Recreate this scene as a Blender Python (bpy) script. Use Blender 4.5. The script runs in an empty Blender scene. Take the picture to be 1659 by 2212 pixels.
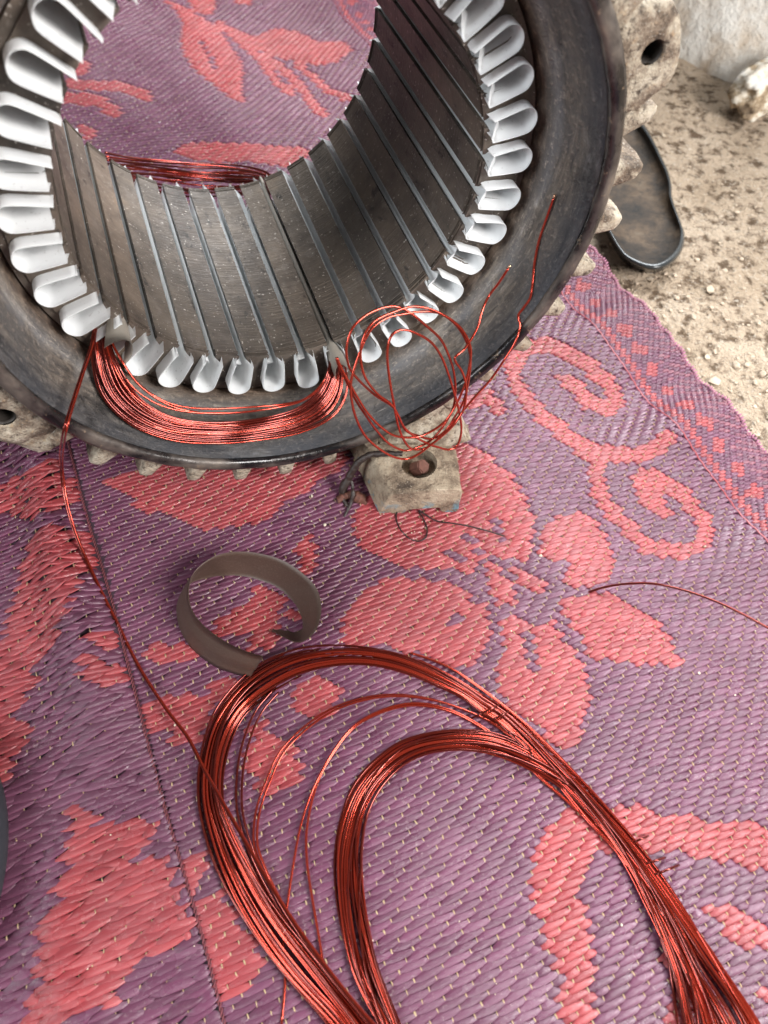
import bpy, bmesh, math, random
import numpy as np
from mathutils import Vector, Matrix, noise

random.seed(7); rng = np.random.default_rng(7)
scene = bpy.context.scene
COL = scene.collection

# ------------------------------------------------------------------ camera, world, light, exposure
PITCH = math.radians(58.61); FPX = 1597.0; CX, CY = 829.5, 1106.0; CAM_H = 0.36
cam = bpy.data.cameras.new('camera'); cam_o = bpy.data.objects.new('camera', cam); COL.objects.link(cam_o)
cam_o.location = (0, 0, CAM_H); cam_o.rotation_euler = (math.pi/2 - PITCH, 0, 0)
cam.sensor_fit = 'VERTICAL'; cam.sensor_height = 24.0; cam.lens = 24.0*FPX/2212.0
cam.clip_start = 0.01; cam.clip_end = 20
cam.dof.use_dof = True; cam.dof.focus_distance = 0.37; cam.dof.aperture_fstop = 6.5
scene.camera = cam_o

world = bpy.data.worlds.new('World'); scene.world = world; world.use_nodes = True
bg = world.node_tree.nodes['Background']
bg.inputs[0].default_value = (0.94, 0.97, 1.0, 1); bg.inputs[1].default_value = 0.19

def area(name, loc, target, size, power, color):
    l = bpy.data.lights.new(name, 'AREA'); l.shape = 'RECTANGLE'; l.size, l.size_y = size
    l.energy = power; l.color = color
    o = bpy.data.objects.new(name, l); COL.objects.link(o); o.location = loc
    d = Vector(target)-Vector(loc); o.rotation_euler = d.to_track_quat('-Z', 'Y').to_euler()
    return o
area('doorway_light', (1.05, -0.38, 0.85), (0.0, 0.28, 0.08), (0.5, 0.6), 40, (1.0, 0.975, 0.95))
area('skylight', (0.62, 1.45, 1.45), (0.10, 0.20, 0.0), (0.9, 0.8), 84, (0.93, 0.97, 1.0))
area('left_fill_light', (-0.95, -0.55, 1.05), (0.0, 0.30, 0.15), (0.5, 0.6), 20, (0.93, 0.97, 1.0))  # added soft fill from the front left, no actual window; brightens the bore's right side

vs = scene.view_settings
scene.display_settings.display_device = 'sRGB'
vs.view_transform = 'Standard'; vs.look = 'None'; vs.exposure = -0.08; vs.gamma = 1.0; vs.use_curve_mapping = False
scene.cycles.max_bounces = 10; scene.cycles.diffuse_bounces = 9; scene.cycles.glossy_bounces = 3
scene.cycles.use_denoising = True
scene.cycles.sample_clamp_indirect = 6.0

# ------------------------------------------------------------------ helpers: picture <-> place
SP, CP = math.sin(PITCH), math.cos(PITCH)
CAMV = np.array([0, 0, CAM_H])
def ray(x, y):
    a, b = (x-CX)/FPX, (y-CY)/FPX
    return np.array([a, -b*SP+CP, -b*CP-SP])
def atz(x, y, z=0.0):
    d = ray(x, y); return CAMV + d*((z-CAM_H)/d[2])
def project(P):
    q = np.asarray(P, float)-CAMV
    zc = q[..., 1]*CP - q[..., 2]*SP
    yc = -q[..., 1]*SP - q[..., 2]*CP
    return np.stack([CX+FPX*q[..., 0]/zc, CY+FPX*yc/zc], -1)

SC = np.array([-0.04167, 0.27477, 0.16410])         # centre of the stator's front face
AX = np.array([-0.33026, 0.94389, 0.0]); SIDE = np.array([0.94389, 0.33026, 0.0])
SROT = math.atan2(AX[1], AX[0]) - math.pi/2
def onplane(x, y, t):                                # point on the plane across the stator axis at depth t
    d = ray(x, y); o = SC+AX*t-CAMV
    return CAMV + d*((o@AX)/(d@AX))
def st(u, t, v): return SC + SIDE*u + AX*t + np.array([0, 0, v])   # stator coords -> world
def polar(R, a, t): return (R*math.cos(a), t, SC[2]+R*math.sin(a))  # stator-local point

MU = np.array([math.cos(math.radians(23.5)), math.sin(math.radians(23.5))])
MV = np.array([-MU[1], MU[0]])
SEAM_U, EDGE_U = -0.067, 0.311
def sstep(a, b, x):
    t = np.clip((x-a)/(b-a), 0, 1); return t*t*(3-2*t)
def zmat(x, y):                                      # the mat's gentle folds
    x = np.asarray(x, float); y = np.asarray(y, float)
    u = x*MU[0]+y*MU[1]; v = x*MV[0]+y*MV[1]
    z = 0.0026*sstep(.19, .30, u)*(np.sin(v*2*math.pi/.082+.6)+.55*np.sin(v*2*math.pi/.047+1.9)+1.2)*sstep(.02, .12, v)
    r = np.exp(-((u-(SEAM_U-.018))/.013)**2)*sstep(.10, .22, v)*(1-sstep(.42, .55, v))
    z = z + .010*r
    z = z + .0035*np.exp(-((u-(SEAM_U-.035-.02*np.sin(v*30)))/.012)**2)*(1-sstep(.02, .14, v))
    z = z + .0019*(np.sin(u*37+v*21)*np.sin(v*29-u*11+1)+.6*np.sin(u*71-v*23+2)*np.sin(v*47+u*31)+.7)*(.35+.65*sstep(.0, .2, v))
    return np.maximum(z, 0.0)
def znormal(x, y):
    e = .002
    return np.stack([-(zmat(x+e, y)-zmat(x-e, y))/(2*e), -(zmat(x, y+e)-zmat(x, y-e))/(2*e), np.ones_like(x)], -1)

# ------------------------------------------------------------------ helpers: objects and meshes
def link(o, parent=None):
    COL.objects.link(o)
    if parent is not None: o.parent = parent
    return o
def tag(o, label=None, cat=None, group=None, kind=None):
    if label: o['label'] = label
    if cat: o['category'] = cat
    if group: o['group'] = group
    if kind: o['kind'] = kind
    return o
def empty(name, loc=(0, 0, 0), rz=0):
    o = bpy.data.objects.new(name, None); o.location = loc; o.rotation_euler = (0, 0, rz); o.empty_display_size = .02
    return link(o)
def mesh_np(name, V, F, mat, smooth=True):
    me = bpy.data.meshes.new(name)
    V = np.ascontiguousarray(V, np.float32); 
    if isinstance(F, np.ndarray):
        n, k = F.shape
        me.vertices.add(len(V)); me.vertices.foreach_set('co', V.ravel())
        me.loops.add(n*k); me.loops.foreach_set('vertex_index', np.ascontiguousarray(F, np.int32).ravel())
        me.polygons.add(n); me.polygons.foreach_set('loop_start', np.arange(0, n*k, k, dtype=np.int32))
        me.update(calc_edges=True)
    else:
        me.from_pydata([tuple(map(float, v)) for v in V], [], F); me.update()
    if smooth: me.polygons.foreach_set('use_smooth', [True]*len(me.polygons))
    for m in (mat if isinstance(mat, (list, tuple)) else [mat]): me.materials.append(m)
    return me
def obj(name, me, parent=None, loc=None, rot=None):
    o = bpy.data.objects.new(name, me)
    if loc is not None: o.location = loc
    if rot is not None: o.rotation_euler = rot
    return link(o, parent)
def bm_obj(name, bm, mat, parent=None, smooth=False):
    me = bpy.data.meshes.new(name); bmesh.ops.recalc_face_normals(bm, faces=bm.faces); bm.to_mesh(me); bm.free()
    for m in (mat if isinstance(mat, (list, tuple)) else [mat]): me.materials.append(m)
    me.polygons.foreach_set('use_smooth', [smooth]*len(me.polygons))
    return obj(name, me, parent)
def spline(pts, n):
    P = np.asarray(pts, float)
    if len(P) < 3: 
        t = np.linspace(0, 1, n)[:, None]; return P[0]*(1-t)+P[-1]*t
    d = np.r_[0, np.cumsum(np.linalg.norm(np.diff(P, axis=0), axis=1)**.5)]
    m = np.zeros_like(P)
    m[1:-1] = (P[2:]-P[:-2])/(d[2:]-d[:-2])[:, None]; m[0] = (P[1]-P[0])/(d[1]-d[0]); m[-1] = (P[-1]-P[-2])/(d[-1]-d[-2])
    # uniform in chord length
    L = np.r_[0, np.cumsum(np.linalg.norm(np.diff(P, axis=0), axis=1))]
    q = np.interp(np.linspace(0, L[-1], n), L, d)
    i = np.clip(np.searchsorted(d, q, side='right')-1, 0, len(P)-2)
    h = d[i+1]-d[i]; t = ((q-d[i])/h)[:, None]; h = h[:, None]
    return (2*t**3-3*t**2+1)*P[i]+(t**3-2*t**2+t)*h*m[i]+(-2*t**3+3*t**2)*P[i+1]+(t**3-t**2)*h*m[i+1]
def tube_geo(P, r, k=7, flat=1.0):
    P = np.asarray(P, float); n = len(P)
    T = np.gradient(P, axis=0); T /= np.linalg.norm(T, axis=1)[:, None]+1e-12
    up = np.array([0, 0, 1.0]) if abs(T[0][2]) < .9 else np.array([1.0, 0, 0])
    A = np.zeros_like(P); a = np.cross(T[0], up); a /= np.linalg.norm(a)
    for i in range(n):
        a = a-T[i]*(a@T[i]); a /= np.linalg.norm(a)+1e-12; A[i] = a
    B = np.cross(T, A)
    th = np.linspace(0, 2*math.pi, k, endpoint=False)
    rr = np.broadcast_to(np.asarray(r, float), (n,))
    V = P[:, None]+rr[:, None, None]*(np.cos(th)[None, :, None]*A[:, None]+flat*np.sin(th)[None, :, None]*B[:, None])
    V = V.reshape(-1, 3)
    i = np.arange(n-1)[:, None]*k; j = np.arange(k)[None]
    F = np.stack([i+j, i+(j+1) % k, i+k+(j+1) % k, i+k+j], -1).reshape(-1, 4)
    V = np.vstack([V, P[0], P[-1]])
    c0, c1 = len(V)-2, len(V)-1
    jj = np.arange(k)
    F0 = np.stack([np.full(k, c0), (jj+1) % k, jj, jj], -1)[:, :3]
    F1 = np.stack([np.full(k, c1), (n-1)*k+jj, (n-1)*k+(jj+1) % k], -1)
    return V, [tuple(x) for x in F.tolist()]+[tuple(x) for x in F0.tolist()]+[tuple(x) for x in F1.tolist()]
def tube(name, P, r, mat, parent=None, k=7, flat=1.0):
    V, F = tube_geo(P, r, k, flat); return obj(name, mesh_np(name, V, F, mat), parent)
def revolve(prof, seg, jit=None, closed=True):
    n = len(prof); V = []
    for s in range(seg):
        a = 2*math.pi*s/seg
        for i, (t, R) in enumerate(prof):
            p = Vector(polar(R, a, t))
            if jit and jit[i]:
                nz = noise.noise(p*90)+.6*noise.noise(p*260)
                p = Vector(polar(R+jit[i]*nz, a, t+jit[i]*.7*noise.noise(p*150+Vector((5, 2, 1)))))
            V.append(p)
    F = []
    m = n if closed else n-1
    for s in range(seg):
        b0, b1 = s*n, ((s+1) % seg)*n
        for i in range(m): F.append((b0+i, b0+(i+1) % n, b1+(i+1) % n, b1+i))
    return V, F

# ------------------------------------------------------------------ materials
class NT:
    def __init__(s, name):
        s.m = bpy.data.materials.new(name); s.m.use_nodes = True; s.t = s.m.node_tree; s.n = s.t.nodes; s.l = s.t.links
        s.p = s.n['Principled BSDF']; s.out = s.n['Material Output']
    def new(s, typ, **kw):
        n = s.n.new(typ)
        for k, v in kw.items():
            if k.startswith('i_'):
                key = k[2:]; key = int(key) if key.isdigit() else key.replace('_', ' ')
                if hasattr(v, 'links') or isinstance(v, bpy.types.NodeSocket): s.l.new(v, n.inputs[key])
                else: n.inputs[key].default_value = v
            else: setattr(n, k, v)
        return n
    def noise(s, scale, detail=5, rough=.6, vec=None, dist=0):
        n = s.new('ShaderNodeTexNoise'); n.inputs['Scale'].default_value = scale; n.inputs['Detail'].default_value = detail
        n.inputs['Roughness'].default_value = rough; n.inputs['Distortion'].default_value = dist
        if vec is not None: s.l.new(vec, n.inputs['Vector'])
        return n.outputs[0]
    def ramp(s, fac, stops):
        r = s.new('ShaderNodeValToRGB'); s.l.new(fac, r.inputs[0]); e = r.color_ramp.elements
        while len(e) < len(stops): e.new(.5)
        for x, (p, c) in zip(e, stops): x.position = p; x.color = (*c, 1) if len(c) == 3 else c
        return r.outputs[0]
    def mix(s, fac, a, b, mode='MIX'):
        m = s.new('ShaderNodeMix', data_type='RGBA', blend_type=mode)
        for sock, v in ((m.inputs[0], fac), (m.inputs[6], a), (m.inputs[7], b)):
            if isinstance(v, bpy.types.NodeSocket): s.l.new(v, sock)
            elif isinstance(v, (int, float)): sock.default_value = v
            else: sock.default_value = (*v, 1)
        return m.outputs[2]
    def math(s, op, a, b=None, c=None):
        m = s.new('ShaderNodeMath', operation=op)
        for i, v in enumerate((a, b, c)):
            if v is None: continue
            if isinstance(v, bpy.types.NodeSocket): s.l.new(v, m.inputs[i])
            else: m.inputs[i].default_value = v
        return m.outputs[0]
    def coord(s, which='Object'):
        return s.new('ShaderNodeTexCoord').outputs[which]
    def pos(s): return s.new('ShaderNodeNewGeometry').outputs['Position']
    def scale(s, vec, sc):
        m = s.new('ShaderNodeMapping'); m.inputs['Scale'].default_value = sc; s.l.new(vec, m.inputs['Vector']); return m.outputs[0]
    def polar(s):
        v = s.new('ShaderNodeSeparateXYZ'); s.l.new(s.coord(), v.inputs[0])
        z = s.math('SUBTRACT', v.outputs[2], float(SC[2])); a = s.math('ARCTAN2', z, v.outputs[0])
        r = s.math('SQRT', s.math('ADD', s.math('MULTIPLY', z, z), s.math('MULTIPLY', v.outputs[0], v.outputs[0])))
        c = s.new('ShaderNodeCombineXYZ'); s.l.new(a, c.inputs[0]); s.l.new(r, c.inputs[1]); s.l.new(v.outputs[1], c.inputs[2])
        return c.outputs[0]
    def bump(s, h, strength=.3, dist=.001, prev=None):
        b = s.new('ShaderNodeBump'); b.inputs['Strength'].default_value = strength; b.inputs['Distance'].default_value = dist
        s.l.new(h, b.inputs['Height'])
        if prev is not None: s.l.new(prev, b.inputs['Normal'])
        return b.outputs[0]
    def set(s, **kw):
        for k, v in kw.items():
            i = s.p.inputs[k.replace('_', ' ')]
            if isinstance(v, bpy.types.NodeSocket): s.l.new(v, i)
            elif isinstance(v, (tuple, list)): i.default_value = (*v, 1) if len(v) == 3 else v
            else: i.default_value = v
        return s.m

def m_strand(name, c1, c2, c3):
    s = NT(name)
    at = s.new('ShaderNodeAttribute', attribute_name='luv'); sep = s.new('ShaderNodeSeparateXYZ'); s.l.new(at.outputs['Vector'], sep.inputs[0])
    col = s.ramp(sep.outputs[2], [(0, c1), (.55, c2), (1, c3)])
    pos = s.pos()
    big = s.noise(9, 3, .55, pos)
    col = s.mix(s.ramp(big, [(.42, (0, 0, 0)), (.72, (.35, .35, .35))]), col, tuple(x*.72 for x in c1))
    st_ = s.noise(1, 3, .6, s.scale(at.outputs['Vector'], (3, 26, 37)))
    col = s.mix(s.math('MULTIPLY', st_, .22), col, tuple(min(1, x*1.7+.03) for x in c3))
    dust = s.ramp(s.noise(520, 2, .7, pos), [(.60, (0, 0, 0)), (.74, (.5, .5, .5))])
    col = s.mix(s.math('MULTIPLY', dust, s.ramp(s.noise(25, 3, .6, pos), [(.4, (0, 0, 0)), (.7, (.8, .8, .8))])), col, (.55, .48, .44))
    fade = s.ramp(s.noise(5.5, 4, .6, pos), [(.40, (0, 0, 0)), (.70, (.22, .22, .22))])
    col = s.mix(fade, col, tuple(.55*x+.45*g for x, g in zip(c3, (.34, .22, .26))))
    b = s.bump(st_, .5, .0006)
    b = s.bump(s.noise(700, 3, .6, pos), .16, .0006, b)
    rg = s.math('ADD', .17, s.math('MULTIPLY', s.noise(60, 3, .6, pos), .24))
    return s.set(Base_Color=col, Roughness=rg, Normal=b, Specular_IOR_Level=.72)
M = {}
M['pink'] = m_strand('mat_strand_pink', (.200, .020, .026), (.270, .031, .038), (.345, .050, .055))
M['purple'] = m_strand('mat_strand_purple', (.072, .015, .038), (.102, .023, .056), (.140, .038, .080))

def m_simple(name, c, rough=.6, nscale=None, var=.3, bump=.2, bdist=.0006, **kw):
    s = NT(name); col = c; extra = {}
    if nscale:
        pos = s.pos(); n = s.noise(nscale, 6, .65, pos)
        col = s.mix(n, tuple(x*(1-var) for x in c), tuple(min(1, x*(1+var)) for x in c))
        extra['Normal'] = s.bump(n, bump, bdist)
    return s.set(Base_Color=col, Roughness=rough, **extra, **kw)
M['mauve'] = m_strand('mat_strand_mauve', (.13, .034, .060), (.17, .046, .074), (.22, .062, .090))
M['warp'] = m_simple('mat_warp_thread', (.36, .26, .15), .8, 900, .3)
M['line'] = m_simple('mat_border_line', (.27, .045, .052), .4, 500, .3)
M['base'] = m_simple('mat_underside', (.035, .016, .026), .7, 120, .4)
M['seam'] = m_simple('mat_seam_thread', (.15, .036, .045), .8, 700, .4)
M['binding'] = m_simple('mat_edge_binding', (.36, .15, .22), .75, 600, .5)

# floor: dusty broken concrete
s = NT('floor_concrete'); pos = s.pos()
n1, n2, n3 = s.noise(16, 6, .6, pos), s.noise(105, 6, .64, pos), s.noise(360, 4, .6, pos)
col = s.ramp(n1, [(.3, (.40, .30, .205)), (.55, (.53, .415, .305)), (.8, (.62, .515, .40))])
col = s.mix(s.ramp(n2, [(.38, (1, 1, 1)), (.51, (0, 0, 0))]), col, (.13, .082, .046))
col = s.mix(s.ramp(n3, [(.56, (0, 0, 0)), (.72, (.8, .8, .8))]), col, (.66, .58, .48))
b = s.bump(n2, 1.0, .010); b = s.bump(n3, .8, .003, b)
M['floor'] = s.set(Base_Color=col, Roughness=.9, Normal=b)
# whitewashed wall foot
s = NT('whitewash'); pos = s.pos()
n1, n2 = s.noise(22, 7, .68, pos), s.noise(120, 5, .65, pos)
col = s.mix(s.ramp(n1, [(.36, (1, 1, 1)), (.58, (0, 0, 0))]), (.80, .77, .71), (.50, .40, .30))
col = s.mix(s.ramp(n2, [(.60, (0, 0, 0)), (.75, (.6, .6, .6))]), col, (.36, .27, .19))
M['white_wall'] = s.set(Base_Color=col, Roughness=.9, Normal=s.bump(n2, .6, .004, s.bump(n1, .5, .01)))

# cast iron outside with flaking pale paint
s = NT('cast_iron'); pos = s.pos()
n1, n2, n3 = s.noise(62, 7, .70, pos), s.noise(260, 5, .65, pos), s.noise(900, 3, .6, pos)
col = s.ramp(n1, [(.34, (.055, .038, .026)), (.44, (.19, .14, .10)), (.54, (.40, .34, .26)), (.70, (.56, .50, .41))])
col = s.mix(s.ramp(n2, [(.34, (1, 1, 1)), (.47, (0, 0, 0))]), col, (.07, .05, .036))
col = s.mix(s.ramp(n2, [(.60, (0, 0, 0)), (.70, (.6, .6, .6))]), col, (.42, .29, .17))
col = s.mix(s.ramp(n3, [(.60, (0, 0, 0)), (.70, (.4, .4, .4))]), col, (.62, .58, .50))
M['cast'] = s.set(Base_Color=col, Roughness=.82, Normal=s.bump(n3, .6, .0012, s.bump(n2, .7, .003)))
# foot: same casting, more brown, traces of blue paint
s = NT('cast_foot'); pos = s.pos()
n1, n2, n3 = s.noise(48, 7, .72, pos), s.noise(300, 5, .65, pos), s.noise(1000, 3, .6, pos)
col = s.ramp(n1, [(.36, (.060, .040, .028)), (.45, (.20, .145, .10)), (.54, (.35, .275, .195)), (.70, (.48, .40, .30))])
col = s.mix(s.ramp(n2, [(.32, (.8, .8, .8)), (.42, (0, 0, 0))]), col, (.11, .072, .048))
col = s.mix(s.ramp(n3, [(.58, (0, 0, 0)), (.70, (.45, .45, .45))]), col, (.54, .46, .36))
sep = s.new('ShaderNodeSeparateXYZ'); s.l.new(pos, sep.inputs[0])
low = s.new('ShaderNodeMapRange'); low.inputs[1].default_value = .014; low.inputs[2].default_value = .003; s.l.new(sep.outputs[2], low.inputs[0])
blue = s.math('MULTIPLY', s.ramp(s.noise(130, 4, .6, pos), [(.56, (0, 0, 0)), (.63, (.85, .85, .85))]), low.outputs[0])
col = s.mix(blue, col, (.10, .26, .34))
M['foot'] = s.set(Base_Color=col, Roughness=.8, Normal=s.bump(n3, .6, .0012, s.bump(n2, .6, .0025)))
# frame inside: varnish-blackened, streaked round the bore
s = NT('frame_inside'); pol = s.polar(); pos = s.pos()
streak = s.noise(1, 8, .68, s.scale(pol, (7, 420, 260)), .8)
patch = s.noise(34, 7, .66, pos); fine = s.noise(420, 5, .7, pos); scr = s.noise(1, 3, .6, s.scale(pol, (14, 1500, 900)))
col = s.ramp(streak, [(.30, (.038, .037, .039)), (.45, (.092, .086, .083)), (.56, (.150, .136, .120)), (.70, (.27, .26, .25))])
col = s.mix(s.ramp(patch, [(.44, (0, 0, 0)), (.60, (.8, .8, .8))]), col, (.085, .088, .095))
col = s.mix(s.ramp(patch, [(.30, (.9, .9, .9)), (.42, (0, 0, 0))]), col, (.020, .018, .018))
col = s.mix(s.ramp(fine, [(.54, (0, 0, 0)), (.70, (.7, .7, .7))]), col, (.28, .255, .23))
col = s.mix(s.ramp(scr, [(.66, (0, 0, 0)), (.72, (.6, .6, .6))]), col, (.36, .34, .32))
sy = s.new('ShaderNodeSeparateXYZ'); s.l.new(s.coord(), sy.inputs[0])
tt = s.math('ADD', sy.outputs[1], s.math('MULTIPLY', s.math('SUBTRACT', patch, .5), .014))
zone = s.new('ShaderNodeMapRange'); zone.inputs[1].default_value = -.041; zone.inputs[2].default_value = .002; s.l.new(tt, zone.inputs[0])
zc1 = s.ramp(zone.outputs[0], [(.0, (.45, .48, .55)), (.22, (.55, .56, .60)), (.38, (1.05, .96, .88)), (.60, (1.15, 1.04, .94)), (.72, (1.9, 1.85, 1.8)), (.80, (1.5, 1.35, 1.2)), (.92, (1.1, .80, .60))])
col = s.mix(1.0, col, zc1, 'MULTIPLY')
rg = s.ramp(patch, [(.35, (.48, .48, .48)), (.7, (.78, .78, .78))])
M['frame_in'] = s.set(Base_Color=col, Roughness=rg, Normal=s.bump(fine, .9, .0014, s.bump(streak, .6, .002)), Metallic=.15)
# machined rim: brown-grey with black varnish patches
s = NT('frame_rim'); pol = s.polar(); pos = s.pos()
n1 = s.noise(1, 4, .6, s.scale(pol, (4.5, 60, 60))); n2 = s.noise(230, 5, .65, pos)
col = s.ramp(n1, [(.40, (.012, .011, .012)), (.50, (.055, .046, .042)), (.62, (.13, .108, .092)), (.76, (.24, .19, .14))])
col = s.mix(s.ramp(n2, [(.62, (0, 0, 0)), (.70, (.6, .6, .6))]), col, (.30, .22, .15))
M['rim'] = s.set(Base_Color=col, Roughness=s.ramp(n1, [(.40, (.14, .14, .14)), (.56, (.50, .50, .50))]), Metallic=.3, Normal=s.bump(n2, .35, .001))
# laminated core: brown steel, thin sheet lines across the bars
s = NT('core_steel'); pol = s.polar(); pos = s.pos(); ob = s.coord()
sep = s.new('ShaderNodeSeparateXYZ'); s.l.new(ob, sep.inputs[0])
n1, n2 = s.noise(38, 6, .66, pos), s.noise(330, 5, .65, pos)
lam = s.noise(1, 2, .5, s.scale(ob, (30, 1500, 30)))
oi = s.new('ShaderNodeObjectInfo'); va = s.new('ShaderNodeVectorMath', operation='ADD'); s.l.new(ob, va.inputs[0])
cx = s.new('ShaderNodeCombineXYZ'); s.l.new(oi.outputs['Random'], cx.inputs[0]); s.l.new(oi.outputs['Random'], cx.inputs[1]); s.l.new(cx.outputs[0], va.inputs[1])
sm = s.noise(1, 5, .64, s.scale(va.outputs[0], (150, 70, 150)))
col = s.ramp(n1, [(.28, (.044, .038, .034)), (.45, (.112, .094, .080)), (.62, (.170, .142, .118)), (.78, (.23, .175, .13))])
col = s.mix(s.ramp(sm, [(.56, (0, 0, 0)), (.74, (.65, .65, .65))]), col, (.24, .215, .20))
col = s.mix(s.ramp(sm, [(.30, (.9, .9, .9)), (.40, (0, 0, 0))]), col, (.012, .011, .012))
col = s.mix(s.math('MULTIPLY', lam, .4), col, (.04, .030, .025))
col = s.mix(1.0, col, s.ramp(oi.outputs['Random'], [(0, (.72, .70, .70)), (.5, (1, .97, .93)), (1, (1.2, 1.1, 1.0))]), 'MULTIPLY')
col = s.mix(s.ramp(s.noise(650, 2, .6, pos), [(.66, (0, 0, 0)), (.72, (.9, .9, .9))]), col, (.55, .50, .45))
M['core'] = s.set(Base_Color=col, Roughness=.46, Metallic=.2, Normal=s.bump(lam, .9, .0008, s.bump(n2, .45, .001)))
# white polyester slot liner
s = NT('slot_liner_film'); pos = s.pos()
sp_ = s.ramp(s.noise(520, 2, .6, pos), [(.30, (1, 1, 1)), (.345, (0, 0, 0))])
col = s.mix(s.math('MULTIPLY', sp_, .25), s.mix(s.noise(30, 3, .6, pos), (.86, .885, .90), (.92, .925, .92)), (.25, .22, .2))
m = s.set(Base_Color=col, Roughness=.42)
tr = s.new('ShaderNodeBsdfTranslucent'); s.l.new(col, tr.inputs[0])
mx = s.new('ShaderNodeMixShader'); mx.inputs[0].default_value = .30
s.l.new(s.p.outputs[0], mx.inputs[1]); s.l.new(tr.outputs[0], mx.inputs[2]); s.l.new(mx.outputs[0], s.out.inputs[0])
M['liner'] = m
# grey-brown pressboard
s = NT('pressboard'); pos = s.pos(); n1, n2 = s.noise(40, 4, .6, pos), s.noise(1300, 3, .7, pos)
col = s.mix(n1, (.042, .023, .016), (.090, .053, .039)); col = s.mix(s.ramp(n2, [(.5, (0, 0, 0)), (.75, (.5, .5, .5))]), col, (.15, .105, .088))
M['board'] = s.set(Base_Color=col, Roughness=.48, Normal=s.bump(n2, .25, .0004))
s = NT('pressboard_pale'); pos = s.pos(); n1, n2 = s.noise(60, 4, .6, pos), s.noise(900, 3, .7, pos)
col = s.mix(n1, (.20, .175, .145), (.32, .29, .25))
M['board_pale'] = s.set(Base_Color=col, Roughness=.5, Normal=s.bump(n2, .2, .0004))
# enamelled copper
def m_copper(name, a, b_, rough):
    s = NT(name); pos = s.pos()
    col = s.mix(s.noise(45, 3, .5, pos), a, b_)
    col = s.mix(s.ramp(s.noise(1500, 2, .6, pos), [(.70, (0, 0, 0)), (.75, (.6, .6, .6))]), col, (.6, .45, .38))
    return s.set(Base_Color=col, Roughness=rough, Metallic=.75, Coat_Weight=.5, Coat_Roughness=.10)
M['cu'] = m_copper('copper_enamel', (.32, .022, .010), (.48, .050, .021), .16)
M['cu_dark'] = m_copper('copper_enamel_dark', (.11, .009, .005), (.19, .018, .009), .18)
M['cu_bare'] = m_simple('copper_bare', (.85, .48, .30), .3, Metallic=1.0)
M['thread'] = m_simple('black_thread', (.012, .008, .008), .45)
M['charred'] = m_simple('charred_sleeve', (.030, .020, .017), .38, 500, .9, .7, .001)
M['rust'] = m_simple('rusty_bolt', (.12, .045, .030), .7, 420, .7, .6, .001)
M['hole'] = m_simple('hole_dark', (.03, .024, .02), .6, 300, .4)
s = NT('sole_inside'); pos = s.pos(); n1, n2 = s.noise(28, 6, .68, pos), s.noise(160, 5, .65, pos)
col = s.ramp(n1, [(.36, (.010, .009, .008)), (.48, (.040, .028, .019)), (.60, (.095, .064, .040)), (.74, (.15, .118, .085))])
col = s.mix(s.ramp(n2, [(.36, (.7, .7, .7)), (.5, (0, 0, 0))]), col, (.035, .026, .02))
M['sole_top'] = s.set(Base_Color=col, Roughness=.66, Specular_IOR_Level=.3, Normal=s.bump(n1, .4, .006))
M['sole_side'] = m_simple('sandal_rubber', (.030, .034, .036), .22, 120, .35)
M['wood'] = m_simple('pale_wood', (.46, .34, .20), .75, 60, .4, .4, .002)
M['plaster'] = m_simple('white_plaster', (.82, .80, .76), .8, 120, .12, .4, .002)
M['slate'] = m_simple('slate_rubber', (.028, .032, .038), .5, 200, .2)
M['chips'] = m_simple('concrete_chips', (.52, .42, .32), .9, 55, .55)
M['grit'] = m_simple('grit', (.62, .54, .42), .9, 300, .4)

# ------------------------------------------------------------------ the setting: floor and wall foot
nx, ny = 150, 190
xs = np.linspace(-.75, 1.35, nx); ys = np.linspace(-.45, 2.2, ny)
X, Y = np.meshgrid(xs, ys, indexing='ij')
Z = np.array([[-.006+.004*noise.noise(Vector((x*9, y*9, 1)))+.0022*noise.noise(Vector((x*38, y*38, 4))) for y in ys] for x in xs])
u_ = X*MU[0]+Y*MU[1]
Z = np.where(u_ < EDGE_U+.02, np.minimum(Z, -.003), Z)
V = np.stack([X, Y, Z], -1).reshape(-1, 3)
i, j = np.meshgrid(np.arange(nx-1), np.arange(ny-1), indexing='ij')
F = np.stack([i*ny+j, (i+1)*ny+j, (i+1)*ny+j+1, i*ny+j+1], -1).reshape(-1, 4)
tag(obj('floor', mesh_np('floor', V, F, M['floor'])), 'rough dusty concrete floor beside the mat', None, None, 'structure')

line = spline([(-.25, 1.32), (.02, 1.03), (.17, .83), (.2657, .7334), (.292, .708), (.318, .686), (.37, .655), (.50, .60), (.80, .52)], 90)
V = []; hs = np.linspace(-.02, .42, 26)
for (x, y) in line:
    for h in hs:
        p = Vector((x, y, h)); k = .018*noise.noise(p*11)+.007*noise.noise(p*37)
        V.append((x+.55*(h*.25+k)+.0, y+.83*(h*.25+k)-.03*math.exp(-(h/.02)**2)*.4, h))
n = len(hs); F = np.array([(a*n+b, (a+1)*n+b, (a+1)*n+b+1, a*n+b+1) for a in range(len(line)-1) for b in range(n-1)])
tag(obj('whitewashed_wall', mesh_np('whitewashed_wall', np.array(V), F, M['white_wall'])), 'whitewashed rough wall foot rising from the floor at the top right', 'wall')

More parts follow.
